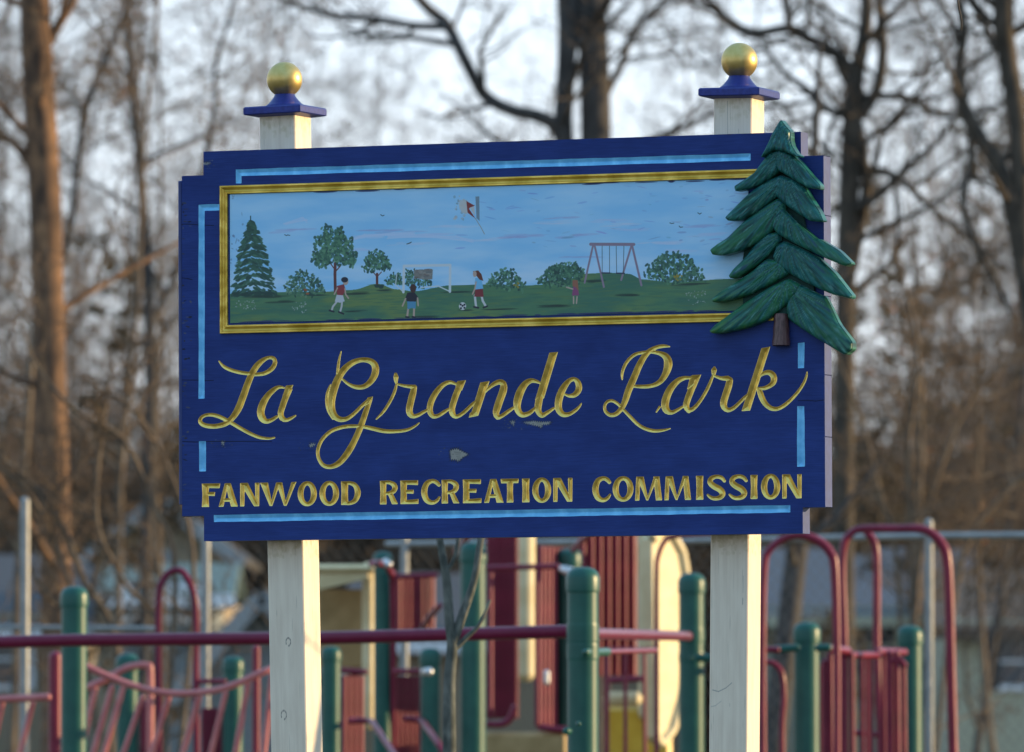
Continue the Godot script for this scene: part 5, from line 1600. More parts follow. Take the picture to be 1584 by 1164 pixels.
	rod_at(t, "rail", [[1.77, 1.39, -39.6, 0.017], [1.89, 1.38, -39.6, 0.017]])

	# swaying bridge at the left
	t = thing("play_bridge", "pink-red railed play bridge sagging between green posts at lower left", "play structure", Vector3(-1.843, 1.5, -38) * Vector3(1, 0, 1))
	upright_at(t, [-2.07, 1.81, -41, 0.059])
	upright_at(t, [-1.52, 1.8, -41.5, 0.055])
	rod_at(t, "handrail", [[-2.11, 1.73, -37.4, 0.017], [-1.98, 1.67, -37.4, 0.017], [-1.84, 1.62, -37.4, 0.017], [-1.7, 1.59, -37.4, 0.017], [-1.56, 1.59, -37.4, 0.017], [-1.43, 1.61, -37.4, 0.017], [-1.32, 1.65, -37.4, 0.017], [-1.18, 1.71, -37.4, 0.017], [-1.03, 1.75, -37.6, 0.018]], pink_m, 4)
	rod_at(t, "handrail", [[-2.24, 1.62, -40, 0.019], [-2.11, 1.68, -40, 0.019], [-2.02, 1.73, -40, 0.019], [-1.92, 1.74, -40, 0.019], [-1.9, 1.69, -40, 0.019], [-1.9, 1.29, -40, 0.019], [-1.9, 0.73, -40, 0.019]], pink_m, 4)
	rod_at(t, "handrail", [[-2.77, 1.56, -37.4, 0.019], [-2.51, 1.56, -37.4, 0.019], [-2.28, 1.57, -37.4, 0.019]], pink_m, 3)
	rod_at(t, "bridge_post", [[-2.28, 1.77, -38, 0.032], [-2.28, 0.76, -38, 0.032]], red_m)
	rod_at(t, "bridge_post", [[-1.97, 1.53, -41, 0.031], [-1.97, 0.71, -41, 0.031]], red_m)
	rod_at(t, "bridge_post", [[-1.31, 1.82, -39, 0.02], [-1.31, 0.74, -39, 0.02]], red_m)
	rod_at(t, "arch", [[-1.87, 0.72, -40.5, 0.017], [-1.88, 1.68, -40.5, 0.017], [-1.88, 2.1, -40.5, 0.017], [-1.86, 2.19, -40.5, 0.017], [-1.82, 2.24, -40.5, 0.017], [-1.77, 2.25, -40.5, 0.017], [-1.73, 2.21, -40.5, 0.017], [-1.69, 2.11, -40.5, 0.017], [-1.68, 1.98, -40.5, 0.017], [-1.68, 1.66, -40.5, 0.017], [-1.67, 0.72, -40.5, 0.017]], wine_m, 4)
	rod_at(t, "rail", [[-1.68, 1.66, -40.5, 0.014], [-1.53, 1.66, -40.5, 0.014]])
	for q in [[[-2.19, 1.62, -40, 0.015], [-2.23, 1.44, -40, 0.015]], [[-1.97, 1.62, -37.5, 0.014], [-2.06, 1.3, -37.5, 0.014]], [[-2.04, 1.63, -40, 0.015], [-2.1, 1.42, -40, 0.015]], [[-1.82, 1.57, -37.5, 0.014], [-1.91, 1.3, -37.5, 0.014]], [[-1.69, 1.57, -37.5, 0.014], [-1.77, 1.3, -37.5, 0.014]], [[-1.54, 1.57, -37.5, 0.014], [-1.62, 1.3, -37.5, 0.014]], [[-1.41, 1.59, -37.5, 0.014], [-1.48, 1.3, -37.5, 0.014]], [[-1.3, 1.64, -37.5, 0.014], [-1.36, 1.3, -37.5, 0.014]], [[-1.18, 1.69, -37.5, 0.014], [-1.22, 1.3, -37.5, 0.014]], [[-2.36, 1.54, -37.5, 0.014], [-2.42, 1.3, -37.5, 0.014]], [[-2.51, 1.54, -37.5, 0.014], [-2.56, 1.3, -37.5, 0.014]]]:
		var e: Array = q[1]
		var d: Array = q[0]
		rod_at(t, "baluster", [d, [e[0] + (e[0] - d[0]) * 0.7, e[1] + (e[1] - d[1]) * 0.7, e[2], e[3]]], pink_m)
	slats_at(t, Vector3(-1.693, 1.518, -41.5), Vector3(-1.58, 1.518, -41.5), 0.5, 4)
	b = Buf.new()
	var p0 := Vector3(-2.42, 1.025, -39)
	var p1 := Vector3(-1.196, 0.969, -39)
	b.box(Vector3(p1.x - p0.x, 0.06, 1.1), Transform3D(Basis(), (p0 + p1) * 0.5 - t.position + Vector3(0, 0, -0.5)), 0.02)
	part("bridge_deck", b.mesh(), tan_m, t)

func flat4(list: Array, off: Vector3) -> Array:
	# one list of [x, y, z, r] groups, or several joined, moved into the thing's own space
	var a := []
	for q in list:
		if q is Array:
			a += q
	if a.is_empty():
		a = list.duplicate()
	for i in range(0, a.size(), 4):
		a[i] += off.x
		a[i + 1] += off.y
		a[i + 2] += off.z
	return a

func rod_at(t: Node3D, called: String, list: Array, m: Material = null, smooth := 0, sides := 12) -> void:
	rod(t, called, flat4(list, -t.position), m if m else red_m, smooth, sides)

func upright_at(t: Node3D, a: Array) -> void:
	upright(t, "post", flat4(a, -t.position), green_m)

func slats_at(t: Node3D, a: Vector3, b: Vector3, low: float, n: int) -> void:
	slats(t, "slat", a - t.position, b - t.position, low, n, red_m)

# ---------------------------------------------------------------- fences
func fence(label: String, posts: Array, rails: Array, top_a: Vector3, top_b: Vector3, m: Material, wire: Material) -> void:
	var t := thing("chain_link_fence", label, "fence", Vector3(top_a.x, 0, top_a.z))
	for a in posts:
		var o := flat4(a, -t.position)
		rod(t, "post", [o[0], 0, o[2], o[3], o[0], o[1], o[2], o[3]], m, 0, 10)
	for r in rails:
		rod_at(t, "rail", r, m, 0, 8)
	# woven wire: two sets of slanting strands
	var b := Buf.new()
	var run := top_b - top_a
	run.y = 0
	var n := int(run.length() / 0.075)
	var high := minf(top_a.y, top_b.y)
	var dir := run.normalized()
	for k in n:
		for s in [-1.0, 1.0]:
			var p := dir * (k * 0.075)
			var segs := 1
			b.tube(PackedVector3Array([p + Vector3(0, 0.05, 0.004 * s), p + dir * s * high * 0.8 + Vector3(0, high, 0.004 * s)]), PackedFloat32Array([0.0015, 0.0015]), 3)
	var w := part("wire_mesh", b.mesh(), wire, t)
	w.set_meta("kind", "stuff")

func fences() -> void:
	var steel := tex_mat(noise_tex(0.05, lin(0.22, 0.23, 0.235), lin(0.31, 0.315, 0.315), 3, 64, 201), 2.0, 0.5, 0.3)
	var wire := paint(lin(0.12, 0.125, 0.13), 0.6, 0.4)
	fence("tall grey chain link fence with light top rail behind the hooped climber", [[-1.85, 2.59, -46, 0.027], [-0.65, 2.62, -46, 0.027], [0.94, 2.63, -46, 0.027], [2.52, 2.64, -46, 0.027], [4.11, 2.65, -46, 0.027]], [[[-0.75, 2.51, -46, 0.021], [1.05, 2.53, -46, 0.021], [2.52, 2.56, -46, 0.021], [4.33, 2.57, -46, 0.021]]], Vector3(-0.906, 2.507, -46), Vector3(4.327, 2.573, -46), steel, wire)
	fence("lower grey chain link fence with pale post at the left edge", [[-2.88, 2.74, -45, 0.029], [-4.1, 2.74, -45, 0.029]], [[[-4.3, 2.01, -45.2, 0.015], [-2.12, 1.99, -45.2, 0.015]]], Vector3(-4.303, 2.014, -45.2), Vector3(-2.124, 1.995, -45.2), steel, wire)

# ---------------------------------------------------------------- houses
func siding(t: Node3D, called: String, a: Vector3, b: Vector3, m: Material, pitch := 0.16) -> void:
	# a clapboard wall facing the camera between two corners
	var n := int(ceil((b.y - a.y) / pitch))
	var back := Buf.new()
	back.box(Vector3(b.x - a.x, b.y - a.y, 0.2), Transform3D(Basis(), Vector3((a.x + b.x) * 0.5, (a.y + b.y) * 0.5, a.z - 0.13)))
	part(called, back.mesh(), m, t)
	var mesh: ArrayMesh
	var s := Buf.new()
	s.box(Vector3(b.x - a.x, pitch * 1.04, 0.02), Transform3D(Basis(Vector3.RIGHT, 0.12), Vector3.ZERO))
	mesh = s.mesh()
	var w: Node = t.get_node(called)
	for k in n:
		part("clapboard", mesh, m, w, Transform3D(Basis(), Vector3((a.x + b.x) * 0.5, a.y + (k + 0.5) * pitch, a.z - 0.02)))

func window(t: Node3D, x: float, y: float, z: float, w: float, h: float, frame: Material, glass: Material) -> void:
	var f := Buf.new()
	for s in [-1.0, 1.0]:
		f.box(Vector3(0.09, h + 0.18, 0.1), Transform3D(Basis(), Vector3(s * (w * 0.5 + 0.045), 0, 0)))
		f.box(Vector3(w, 0.09, 0.1), Transform3D(Basis(), Vector3(0, s * (h * 0.5 + 0.045), 0)))
	f.box(Vector3(w, 0.05, 0.06), Transform3D())
	var o := part("window", f.mesh(), frame, t, Transform3D(Basis(), Vector3(x, y, z)))
	for s in [-1.0, 1.0]:
		var g := Buf.new()
		g.box(Vector3(w - 0.004, h * 0.5 - 0.03, 0.02), Transform3D(Basis(), Vector3(0, s * h * 0.25, -0.01 - 0.01 * s)))
		part("pane", g.mesh(), glass, o)

func slab(t: Node3D, called: String, q: Array, thick: float, m: Material) -> MeshInstance3D:
	# a sloping roof plane through four corners, with thickness
	var b := Buf.new()
	var n: Vector3 = (q[1] - q[0]).cross(q[3] - q[0]).normalized()
	if n.y < 0:
		n = -n
	var lo := []
	for p in q:
		lo.append(p - n * thick)
	b.quad(q[0], q[1], q[2], q[3], n)
	b.quad(lo[0], lo[1], lo[2], lo[3], -n)
	for k in 4:
		var mid: Vector3 = (q[k] + q[(k + 1) % 4]) * 0.5 - (q[0] + q[2]) * 0.5
		b.quad(q[k], q[(k + 1) % 4], lo[(k + 1) % 4], lo[k], mid)
	return part(called, b.mesh(), m, t)

func house(called: String, label: String, left: Vector3, right: Vector3, ridge: float, depth: float, wall: Material, roof: Material, trim: Material, glass: Material, wins: Array, gable_front := false) -> Node3D:
	# left/right: eave corners of the wall that faces the camera
	var t := thing(called, label, "house", Vector3((left.x + right.x) * 0.5, 0, left.z))
	var w := (right.x - left.x) * 0.5
	var eave := left.y
	siding(t, "wall", Vector3(-w, 0.0, 0), Vector3(w, eave, 0), wall)
	for s in [-1.0, 1.0]:
		var sb := Buf.new()
		sb.box(Vector3(0.2, eave, depth - 0.3), Transform3D(Basis(), Vector3(s * (w - 0.11), eave * 0.5, -depth * 0.5)))
		part("wall", sb.mesh(), wall, t)
	var bb := Buf.new()
	bb.box(Vector3(w * 2, eave, 0.2), Transform3D(Basis(), Vector3(0, eave * 0.5, -depth)))
	part("wall", bb.mesh(), wall, t)
	var o := 0.35
	if gable_front:
		var g := Buf.new()
		g.prism(PackedVector2Array([Vector2(-w, eave), Vector2(w, eave), Vector2(0, ridge)]), -0.2, -0.03)
		part("gable", g.mesh(), wall, t)
		for s in [-1.0, 1.0]:
			slab(t, "roof", [Vector3(0, ridge + 0.15, o), Vector3(s * (w + o), eave - 0.1, o), Vector3(s * (w + o), eave - 0.1, -depth - o), Vector3(0, ridge + 0.15, -depth - o)], 0.12, roof)
			var d := Vector3(s * (w + o), eave - 0.1 - ridge - 0.15, 0)
			var rk := Buf.new()
			var xf := Transform3D(Basis(Vector3.BACK, atan2(d.y, d.x)), Vector3(s * (w + o) * 0.5, (ridge + 0.15 + eave - 0.1) * 0.5 - 0.13, o + 0.02))
			rk.box(Vector3(d.length(), 0.22, 0.06), xf)
			part("rake_board", rk.mesh(), trim, t)
	else:
		slab(t, "roof", [Vector3(-w - o, eave - 0.1, o), Vector3(w + o, eave - 0.1, o), Vector3(w + o, ridge, -depth * 0.5), Vector3(-w - o, ridge, -depth * 0.5)], 0.12, roof)
		slab(t, "roof", [Vector3(-w - o, eave - 0.1, -depth - o), Vector3(w + o, eave - 0.1, -depth - o), Vector3(w + o, ridge, -depth * 0.5), Vector3(-w - o, ridge, -depth * 0.5)], 0.12, roof)
		for s in [-1.0, 1.0]:
			var g := Buf.new()
			g.prism(PackedVector2Array([Vector2(0, eave), Vector2(-depth, eave), Vector2(-depth * 0.5, ridge - 0.12)]), -0.1, 0.1, Transform3D(Basis(Vector3.UP, -PI / 2), Vector3(s * (w - 0.1), 0, 0)))
			part("gable", g.mesh(), wall, t)
		var ft := Buf.new()
		ft.box(Vector3((w + o) * 2, 0.2, 0.06), Transform3D(Basis(), Vector3(0, eave - 0.2, o + 0.02)))
		part("fascia", ft.mesh(), trim, t)
	for v in wins:
		window(t, v[0] - t.position.x, v[1], 0.03, v[2], v[3], trim, glass)
	return t

func houses() -> void:
	var trim := paint(lin(0.72, 0.74, 0.78), 0.6)
	var dull := paint(lin(0.26, 0.27, 0.28), 0.7)
	var glass := paint(lin(0.04, 0.05, 0.065), 0.12)
	var shingle := tex_mat(noise_tex(0.12, lin(0.045, 0.047, 0.055), lin(0.10, 0.10, 0.11), 4, 128, 301), 0.6, 0.9)
	var slate := tex_mat(noise_tex(0.12, lin(0.055, 0.065, 0.085), lin(0.11, 0.125, 0.15), 4, 128, 302), 0.6, 0.85)
	var brown := tex_mat(noise_tex(0.12, lin(0.06, 0.04, 0.03), lin(0.13, 0.09, 0.065), 4, 128, 303), 0.6, 0.9)
	var tan := tex_mat(noise_tex(0.08, lin(0.24, 0.19, 0.13), lin(0.32, 0.26, 0.19), 4, 128, 304), 0.5, 0.9)
	var beige := tex_mat(noise_tex(0.08, lin(0.36, 0.35, 0.26), lin(0.44, 0.43, 0.33), 4, 128, 305), 0.5, 0.9)
	var stone := tex_mat(noise_tex(0.08, lin(0.24, 0.25, 0.20), lin(0.31, 0.32, 0.27), 4, 128, 308), 0.5, 0.9)
	var grey := tex_mat(noise_tex(0.08, lin(0.15, 0.175, 0.19), lin(0.21, 0.235, 0.25), 4, 128, 306), 0.5, 0.9)
	var teal := tex_mat(noise_tex(0.1, lin(0.09, 0.14, 0.135), lin(0.15, 0.21, 0.20), 4, 128, 307), 0.7, 0.8)
	# left: tan gable with white rake boards; a bay with pale windows stands before it
	var a := Vector3(-6.812, 4.141, -125)
	var b := Vector3(-4.743, 4.141, -125)
	house("tan_house", "tan gabled house with white rake boards beyond the left hoop", Vector3(a.x, a.y, a.z), Vector3(b.x, a.y, a.z), Vector3(-5.773, 4.926, -125).y, 9.0, tan, shingle, dull, glass, [[Vector3(-6.015, 3.897, -125).x, Vector3(-6.015, 3.791, -125).y, 0.7, 0.5]], true)
	a = Vector3(-6.068, 3.412, -118)
	b = Vector3(-4.626, 3.412, -118)
	house("sun_room", "low pale sun room with a blue-green roof behind the left hoop", Vector3(a.x, a.y, a.z), Vector3(b.x, a.y, a.z), Vector3(-5.428, 3.832, -118).y, 4.0, grey, teal, trim, glass, [[Vector3(-5.878, 3.212, -118).x, Vector3(-5.877, 3.172, -118).y, 0.22, 0.42], [Vector3(-5.677, 3.212, -118).x, Vector3(-5.677, 3.172, -118).y, 0.22, 0.42], [Vector3(-5.467, 3.212, -118).x, Vector3(-5.467, 3.172, -118).y, 0.22, 0.42], [Vector3(-5.026, 3.212, -118).x, Vector3(-5.026, 3.172, -118).y, 0.22, 0.42]])
	a = Vector3(-4.381, 1.866, -105)
	b = Vector3(-2.494, 1.866, -105)
	house("grey_shed", "grey shed with pale rake boards behind the sign's left post", Vector3(a.x, a.y, a.z), Vector3(b.x, a.y, a.z), Vector3(-3.439, 3.068, -105).y, 5.0, grey, shingle, dull, glass, [], true)
	a = Vector3(4.33, 3.298, -135)
	b = Vector3(8.11, 3.298, -135)
	house("slate_roof_house", "grey house with a long slate-blue roof behind the hooped climber", Vector3(a.x, a.y, a.z), Vector3(b.x, a.y, a.z), Vector3(5.821, 4.489, -135).y, 9.0, stone, slate, beige, glass, [[Vector3(5.245, 2.543, -135).x, Vector3(5.245, 2.543, -135).y, 0.9, 1.0], [Vector3(6.333, 2.657, -135).x, Vector3(6.333, 2.657, -135).y, 0.9, 1.0], [Vector3(7.19, 1.97, -135).x, Vector3(7.19, 1.97, -135).y, 0.7, 0.9]])
	a = Vector3(7.341, 3.009, -128)
	b = Vector3(10.947, 3.009, -128)
	var h := house("beige_house", "beige house with brown roof and shuttered window at the right edge", Vector3(a.x, a.y, a.z), Vector3(b.x, a.y, a.z), Vector3(8.343, 3.987, -128).y, 9.0, beige, brown, trim, glass, [[Vector3(8.404, 2.38, -128).x, Vector3(8.404, 2.337, -128).y, 0.42, 0.8], [Vector3(9.859, 2.38, -128).x, Vector3(9.859, 2.337, -128).y, 0.42, 0.8]])
	h.get_node("fascia").material_override = brown
	var dark := paint(lin(0.02, 0.02, 0.02), 0.7)
	for x in [Vector3(8.078, 2.38, -128).x, Vector3(8.74, 2.38, -128).x]:
		var s := Buf.new()
		s.box(Vector3(0.24, 0.95, 0.05), Transform3D(Basis(), Vector3(x - h.position.x, Vector3(8.078, 2.337, -128).y, 0.06)), 0.01)
		part("shutter", s.mesh(), dark, h)
	a = Vector3(-2.756, 2.878, -140)
	b = Vector3(3.064, 2.878, -140)
	house("long_dark_house", "dark-roofed house hidden behind the play tower", Vector3(a.x, a.y, a.z), Vector3(b.x, a.y, a.z), Vector3(0.095, 4.125, -140).y, 9.0, tan, shingle, trim, glass, [])
	a = Vector3(-10.662, 3.079, -132)
	b = Vector3(-7.526, 3.079, -132)
	house("dark_house", "dark house with grey roof behind the big trunk at left", Vector3(a.x, a.y, a.z), Vector3(b.x, a.y, a.z), Vector3(-8.874, 4.311, -132).y, 9.0, tan, shingle, trim, glass, [[Vector3(-8.756, 2.519, -132).x, Vector3(-8.756, 2.407, -132).y, 0.8, 0.9]])

# ---------------------------------------------------------------- trees
var thin := 0.006
func twig(b: Buf, p: Vector3, dir: Vector3, length: float, r: float, segs: int, sides: int, bend: float, lift: float) -> Array:
	# one wandering branch; gives back its points
	var pts := PackedVector3Array([p])
	var rad := PackedFloat32Array([r])
	var d := dir.normalized()
	for k in segs:
		d = (d + Vector3(rng.randfn(), rng.randfn(), rng.randfn()) * bend + Vector3(0, lift, 0)).normalized()
		p += d * length / segs
		pts.append(p)
		rad.append(maxf(r * (1.0 - 0.75 * (k + 1) / segs), thin * 0.5))
	b.tube(pts, rad, sides)
	return [pts, rad]

var fat := 0.4
func branchlets(limbs: Buf, fine: Buf, pts: PackedVector3Array, rad: PackedFloat32Array, from: float, level: int, length: float, n: int, spread := 1.0) -> void:
	for k in n:
		var f := lerpf(from, 0.98, (k + rng.randf()) / n) * (pts.size() - 1)
		var i := mini(int(f), pts.size() - 2)
		var p := pts[i].lerp(pts[i + 1], f - i)
		var r := lerpf(rad[i], rad[i + 1], f - i) * rng.randf_range(0.4, 0.65)
		var t := (pts[i + 1] - pts[i]).normalized()
		var side := t.cross(Vector3(rng.randfn(), rng.randfn(), rng.randfn())).normalized()
		var d := (t * rng.randf_range(0.25, 0.8) + side * spread).normalized()
		var l := length * rng.randf_range(0.5, 1.2) * (1.0 - 0.45 * f / pts.size())
		r = clampf(r, thin, fat)
		var into := limbs if level >= 2 else fine
		var q := twig(into, p, d, l, r, 5 if level >= 1 else 4, 5 if level >= 2 else 3, 0.13 + 0.05 * (2 - level), 0.05)
		if level > 0:
			branchlets(limbs, fine, q[0], q[1], 0.2, level - 1, l * 0.52, [5, 7, 6][level - 1] if level < 3 else 6, 0.9)

func bark(dark: Color, light: Color, s: int) -> StandardMaterial3D:
	var m := tex_mat(noise_tex(0.06, dark, light, 5, 128, s, 0.4), 0.9, 0.92)
	return m

func grown(called: String, label: String, where: Vector3, high: float, r: float, m_trunk: Material, m_fine: Material, group := "", leafy := 0, leaf_m: Material = null, clear := 0.1) -> Node3D:
	var t := thing(called, label, "tree", where, group)
	var tb := Buf.new()
	var lb := Buf.new()
	var fb := Buf.new()
	var pts := PackedVector3Array()
	var rad := PackedFloat32Array()
	var p := Vector3.ZERO
	var d := Vector3(rng.randf_range(-0.05, 0.05), 1, rng.randf_range(-0.05, 0.05))
	for k in 13:
		pts.append(p)
		rad.append(r * (1.25 if k == 0 else 1.0 - 0.8 * k / 12.0))
		d = (d + Vector3(rng.randfn(), 0, rng.randfn()) * 0.05 + Vector3(0, 0.2, 0)).normalized()
		p += d * high / 12.0
	tb.tube(pts, rad, 9)
	branchlets(lb, fb, pts, rad, clear, 3, high * 0.34, 15)
	part("trunk", tb.mesh(), m_trunk, t)
	part("limbs", lb.mesh(), m_trunk, t).set_meta("kind", "stuff")
	var f := part("twigs", fb.mesh(), m_fine, t)
	f.set_meta("kind", "stuff")
	if leafy:
		dry_leaves(t, fb, leafy, leaf_m, 1.0 if leafy < 1000 else 1.5)
	return t

func dry_leaves(t: Node3D, fb: Buf, n: int, m: Material, big := 1.0) -> void:
	var b := Buf.new()
	for k in n:
		var p := fb.v[rng.randi() % fb.v.size()]
		var x := Vector3(rng.randfn(), rng.randfn(), rng.randfn()).normalized()
		var y := x.cross(Vector3(rng.randfn(), rng.randfn(), rng.randfn())).normalized()
		var s := rng.randf_range(0.03, 0.06) * big
		b.quad(p - x * s * 0.4, p - y * s, p + x * s * 0.4, p + y * s, x.cross(y))
	var o := part("dry_leaves", b.mesh(), m, t)
	o.set_meta("kind", "stuff")

func hero(called: String, label: String, stems: Array, m_trunk: Material, m_fine: Material, twigs: int, length: float, depth: float) -> void:
	# a tree whose trunk and big limbs follow given lines
	var a0: Array = flat4(stems[0], Vector3.ZERO)
	var t := thing(called, label, "tree", Vector3(a0[0], 0, a0[2]))
	var lb := Buf.new()
	var fb := Buf.new()
	var k := 0
	for s in stems:
		var p := path4(flat4(s, -t.position), 5)
		var pts: PackedVector3Array = p[0]
		for i in pts.size():
			# limbs leave the picture plane: each swings towards or away from the viewer
			pts[i].z += sin(i * 0.35 + k * 2.1) * 0.10 * depth * float(k > 0) * float(i) / pts.size()
		var b := Buf.new()
		b.tube(pts, p[1], 10 if k == 0 else 7)
		part("trunk" if k == 0 else "limb", b.mesh(), m_trunk, t)
		fat = 0.035 if called == "big_tree" else 0.4
		if twigs and not (called == "near_tree" and k == 2):
			branchlets(lb, fb, pts, p[1], 0.25 if k == 0 else 0.1, 2, length, twigs)
		k += 1
	if twigs:
		part("branches", lb.mesh(), m_trunk, t).set_meta("kind", "stuff")
		var f := part("twigs", fb.mesh(), m_fine, t)
		f.set_meta("kind", "stuff")

func where_of(x: float, d: float) -> String:
	var f := x / (d * 0.0672)
	if absf(f) > 1.12:
		return ", outside the picture"
	if f < -0.64:
		return ", left of the sign"
	if f > 0.62:
		return ", right of the sign"
	return ", behind the sign, left half" if f < 0.0 else ", behind the sign, right half"

func woods() -> void:
	var bark_red := bark(lin(0.045, 0.027, 0.019), lin(0.27, 0.145, 0.075), 401)
	var bark_grey := bark(lin(0.032, 0.028, 0.027), lin(0.085, 0.075, 0.07), 402)
	var bark_brown := bark(lin(0.032, 0.026, 0.02), lin(0.09, 0.068, 0.05), 403)
	var bark_young := bark(lin(0.035, 0.042, 0.038), lin(0.17, 0.175, 0.155), 404)
	bark_young.uv1_scale = Vector3.ONE * 3.0
	var fine_a := paint(lin(0.06, 0.048, 0.04), 0.9)
	var fine_b := paint(lin(0.10, 0.066, 0.042), 0.9)
	var leaf := paint(lin(0.24, 0.075, 0.02), 0.8)
	leaf.backlight_enabled = true
	leaf.backlight = Color(0.2, 0.08, 0.02)
	rng.seed = 1234
	# big trees one can tell apart
	hero("big_tree", "thick brown trunk rising through the whole left side", [
		[[-3.56, 0.34, -60, 0.168], [-3.57, 1.51, -60, 0.143], [-3.59, 2.52, -60, 0.132], [-3.64, 4.05, -60, 0.127], [-3.69, 5.58, -60, 0.132], [-3.76, 6.81, -60, 0.127], [-3.79, 8.15, -60, 0.122], [-3.81, 10.2, -60, 0.112], [-3.86, 13.3, -60, 0.071]],
		[[-3.74, 6.66, -60, 0.046], [-3.33, 7.43, -60, 0.036], [-2.93, 8.66, -60, 0.025], [-2.72, 9.69, -60, 0.015]], [[-3.68, 5.58, -60, 0.036], [-3.94, 5.99, -60, 0.031], [-4.35, 6.2, -60, 0.02], [-4.86, 6.81, -60, 0.015]]], bark_red, fine_b, 9, 2.2, 1.2)
	hero("twin_tree", "dark twin-stemmed tree with a long limb sweeping left above the sign", [
		[[0.81, -0.01, -78, 0.225], [0.81, 2.83, -78, 0.199], [0.84, 5.48, -78, 0.179], [0.86, 7.47, -78, 0.166], [0.82, 8.81, -78, 0.159], [0.8, 10.81, -78, 0.132], [0.72, 14.82, -78, 0.079]],
		[[0.8, 5.61, -78, 0.146], [0.62, 6.68, -78, 0.113], [0.53, 7.47, -78, 0.099], [0.56, 8.14, -78, 0.099], [0.58, 8.67, -78, 0.119], [0.53, 9.47, -78, 0.119], [0.39, 11.48, -78, 0.079]],
		[[0.62, 6.81, -78, 0.099], [0.5, 7.41, -78, 0.079], [0.31, 7.59, -78, 0.073], [-0.01, 7.67, -78, 0.066], [-0.27, 7.82, -78, 0.066], [-0.42, 8.06, -78, 0.06], [-0.56, 8.34, -78, 0.06], [-0.68, 8.57, -78, 0.06], [-0.91, 8.77, -78, 0.053], [-1.28, 9.21, -78, 0.04], [-1.81, 9.74, -78, 0.026]],
		[[-0.65, 8.53, -78, 0.046], [-1.01, 8.54, -78, 0.04], [-1.41, 8.61, -78, 0.04], [-1.87, 8.66, -78, 0.033], [-2.34, 8.81, -78, 0.026], [-2.74, 9.01, -78, 0.02]],
		[[0.85, 7.61, -78, 0.04], [1.12, 8.14, -78, 0.04], [1.28, 8.54, -78, 0.033], [1.65, 8.81, -78, 0.026], [1.91, 8.94, -78, 0.02]]], bark_grey, fine_a, 7, 2.0, 1.0)
	hero("spreading_tree", "dark many-limbed tree just right of the sign", [
		[[3.06, 0.14, -70, 0.119], [3.05, 2.69, -70, 0.101], [3.06, 4.48, -70, 0.095], [3.08, 5.67, -70, 0.095], [3.13, 6.74, -70, 0.101], [3.16, 7.28, -70, 0.083], [3.23, 7.64, -70, 0.065], [3.27, 8.06, -70, 0.059], [3.21, 9.25, -70, 0.042], [3.33, 11.05, -70, 0.024]],
		[[3.12, 7.4, -70, 0.065], [2.97, 7.58, -70, 0.048], [2.73, 7.7, -70, 0.048], [2.56, 7.79, -70, 0.042], [2.22, 7.75, -70, 0.042], [2.01, 7.88, -70, 0.036], [1.78, 8.06, -70, 0.03], [1.48, 8.42, -70, 0.018]],
		[[2.57, 7.79, -70, 0.036], [2.53, 8, -70, 0.03], [2.43, 8.42, -70, 0.024]],
		[[3.2, 6.98, -70, 0.059], [3.36, 7.22, -70, 0.053], [3.42, 7.58, -70, 0.048], [3.4, 7.94, -70, 0.042], [3.33, 8.54, -70, 0.03]],
		[[3.09, 6.98, -70, 0.042], [2.91, 7.05, -70, 0.036], [2.73, 7.22, -70, 0.036], [2.49, 7.4, -70, 0.024], [2.31, 7.64, -70, 0.018]],
		[[3.13, 5.55, -70, 0.053], [3.26, 6.27, -70, 0.053], [3.23, 6.62, -70, 0.053], [3.16, 7.04, -70, 0.048]],
		[[3.18, 6.5, -70, 0.042], [3.5, 6.44, -70, 0.036], [3.86, 6.15, -70, 0.03], [4.15, 5.91, -70, 0.024], [4.57, 5.55, -70, 0.018]],
		[[3.2, 7.16, -70, 0.036], [3.62, 7.16, -70, 0.036], [3.86, 7.04, -70, 0.03], [4.16, 6.98, -70, 0.024], [4.72, 7.16, -70, 0.018]]], bark_brown, fine_a, 7, 1.9, 1.0)
	hero("crooked_tree", "crooked dark tree curving down the right edge", [
		[[4.85, 0.22, -66, 0.095], [4.75, 2.63, -66, 0.084], [4.59, 4.31, -66, 0.078], [4.31, 5.99, -66, 0.073], [4.09, 6.44, -66, 0.067], [3.92, 6.78, -66, 0.056], [3.89, 7.12, -66, 0.045], [3.93, 7.46, -66, 0.039], [3.87, 8.02, -66, 0.034], [3.98, 9.38, -66, 0.022]],
		[[4.44, 5.43, -66, 0.078], [4.4, 6.56, -66, 0.084], [4.31, 7.18, -66, 0.09], [4.27, 7.57, -66, 0.095], [4.32, 8.81, -66, 0.078], [4.5, 11.64, -66, 0.045]],
		[[3.98, 6.67, -66, 0.039], [3.99, 6.27, -66, 0.034], [3.91, 5.94, -66, 0.028], [4.03, 5.54, -66, 0.028], [4.2, 5.26, -66, 0.022], [4.36, 4.87, -66, 0.017]],
		[[4.32, 7.34, -66, 0.034], [4.09, 7.57, -66, 0.028], [3.81, 7.91, -66, 0.022]]], bark_brown, fine_a, 7, 1.9, 1.0)
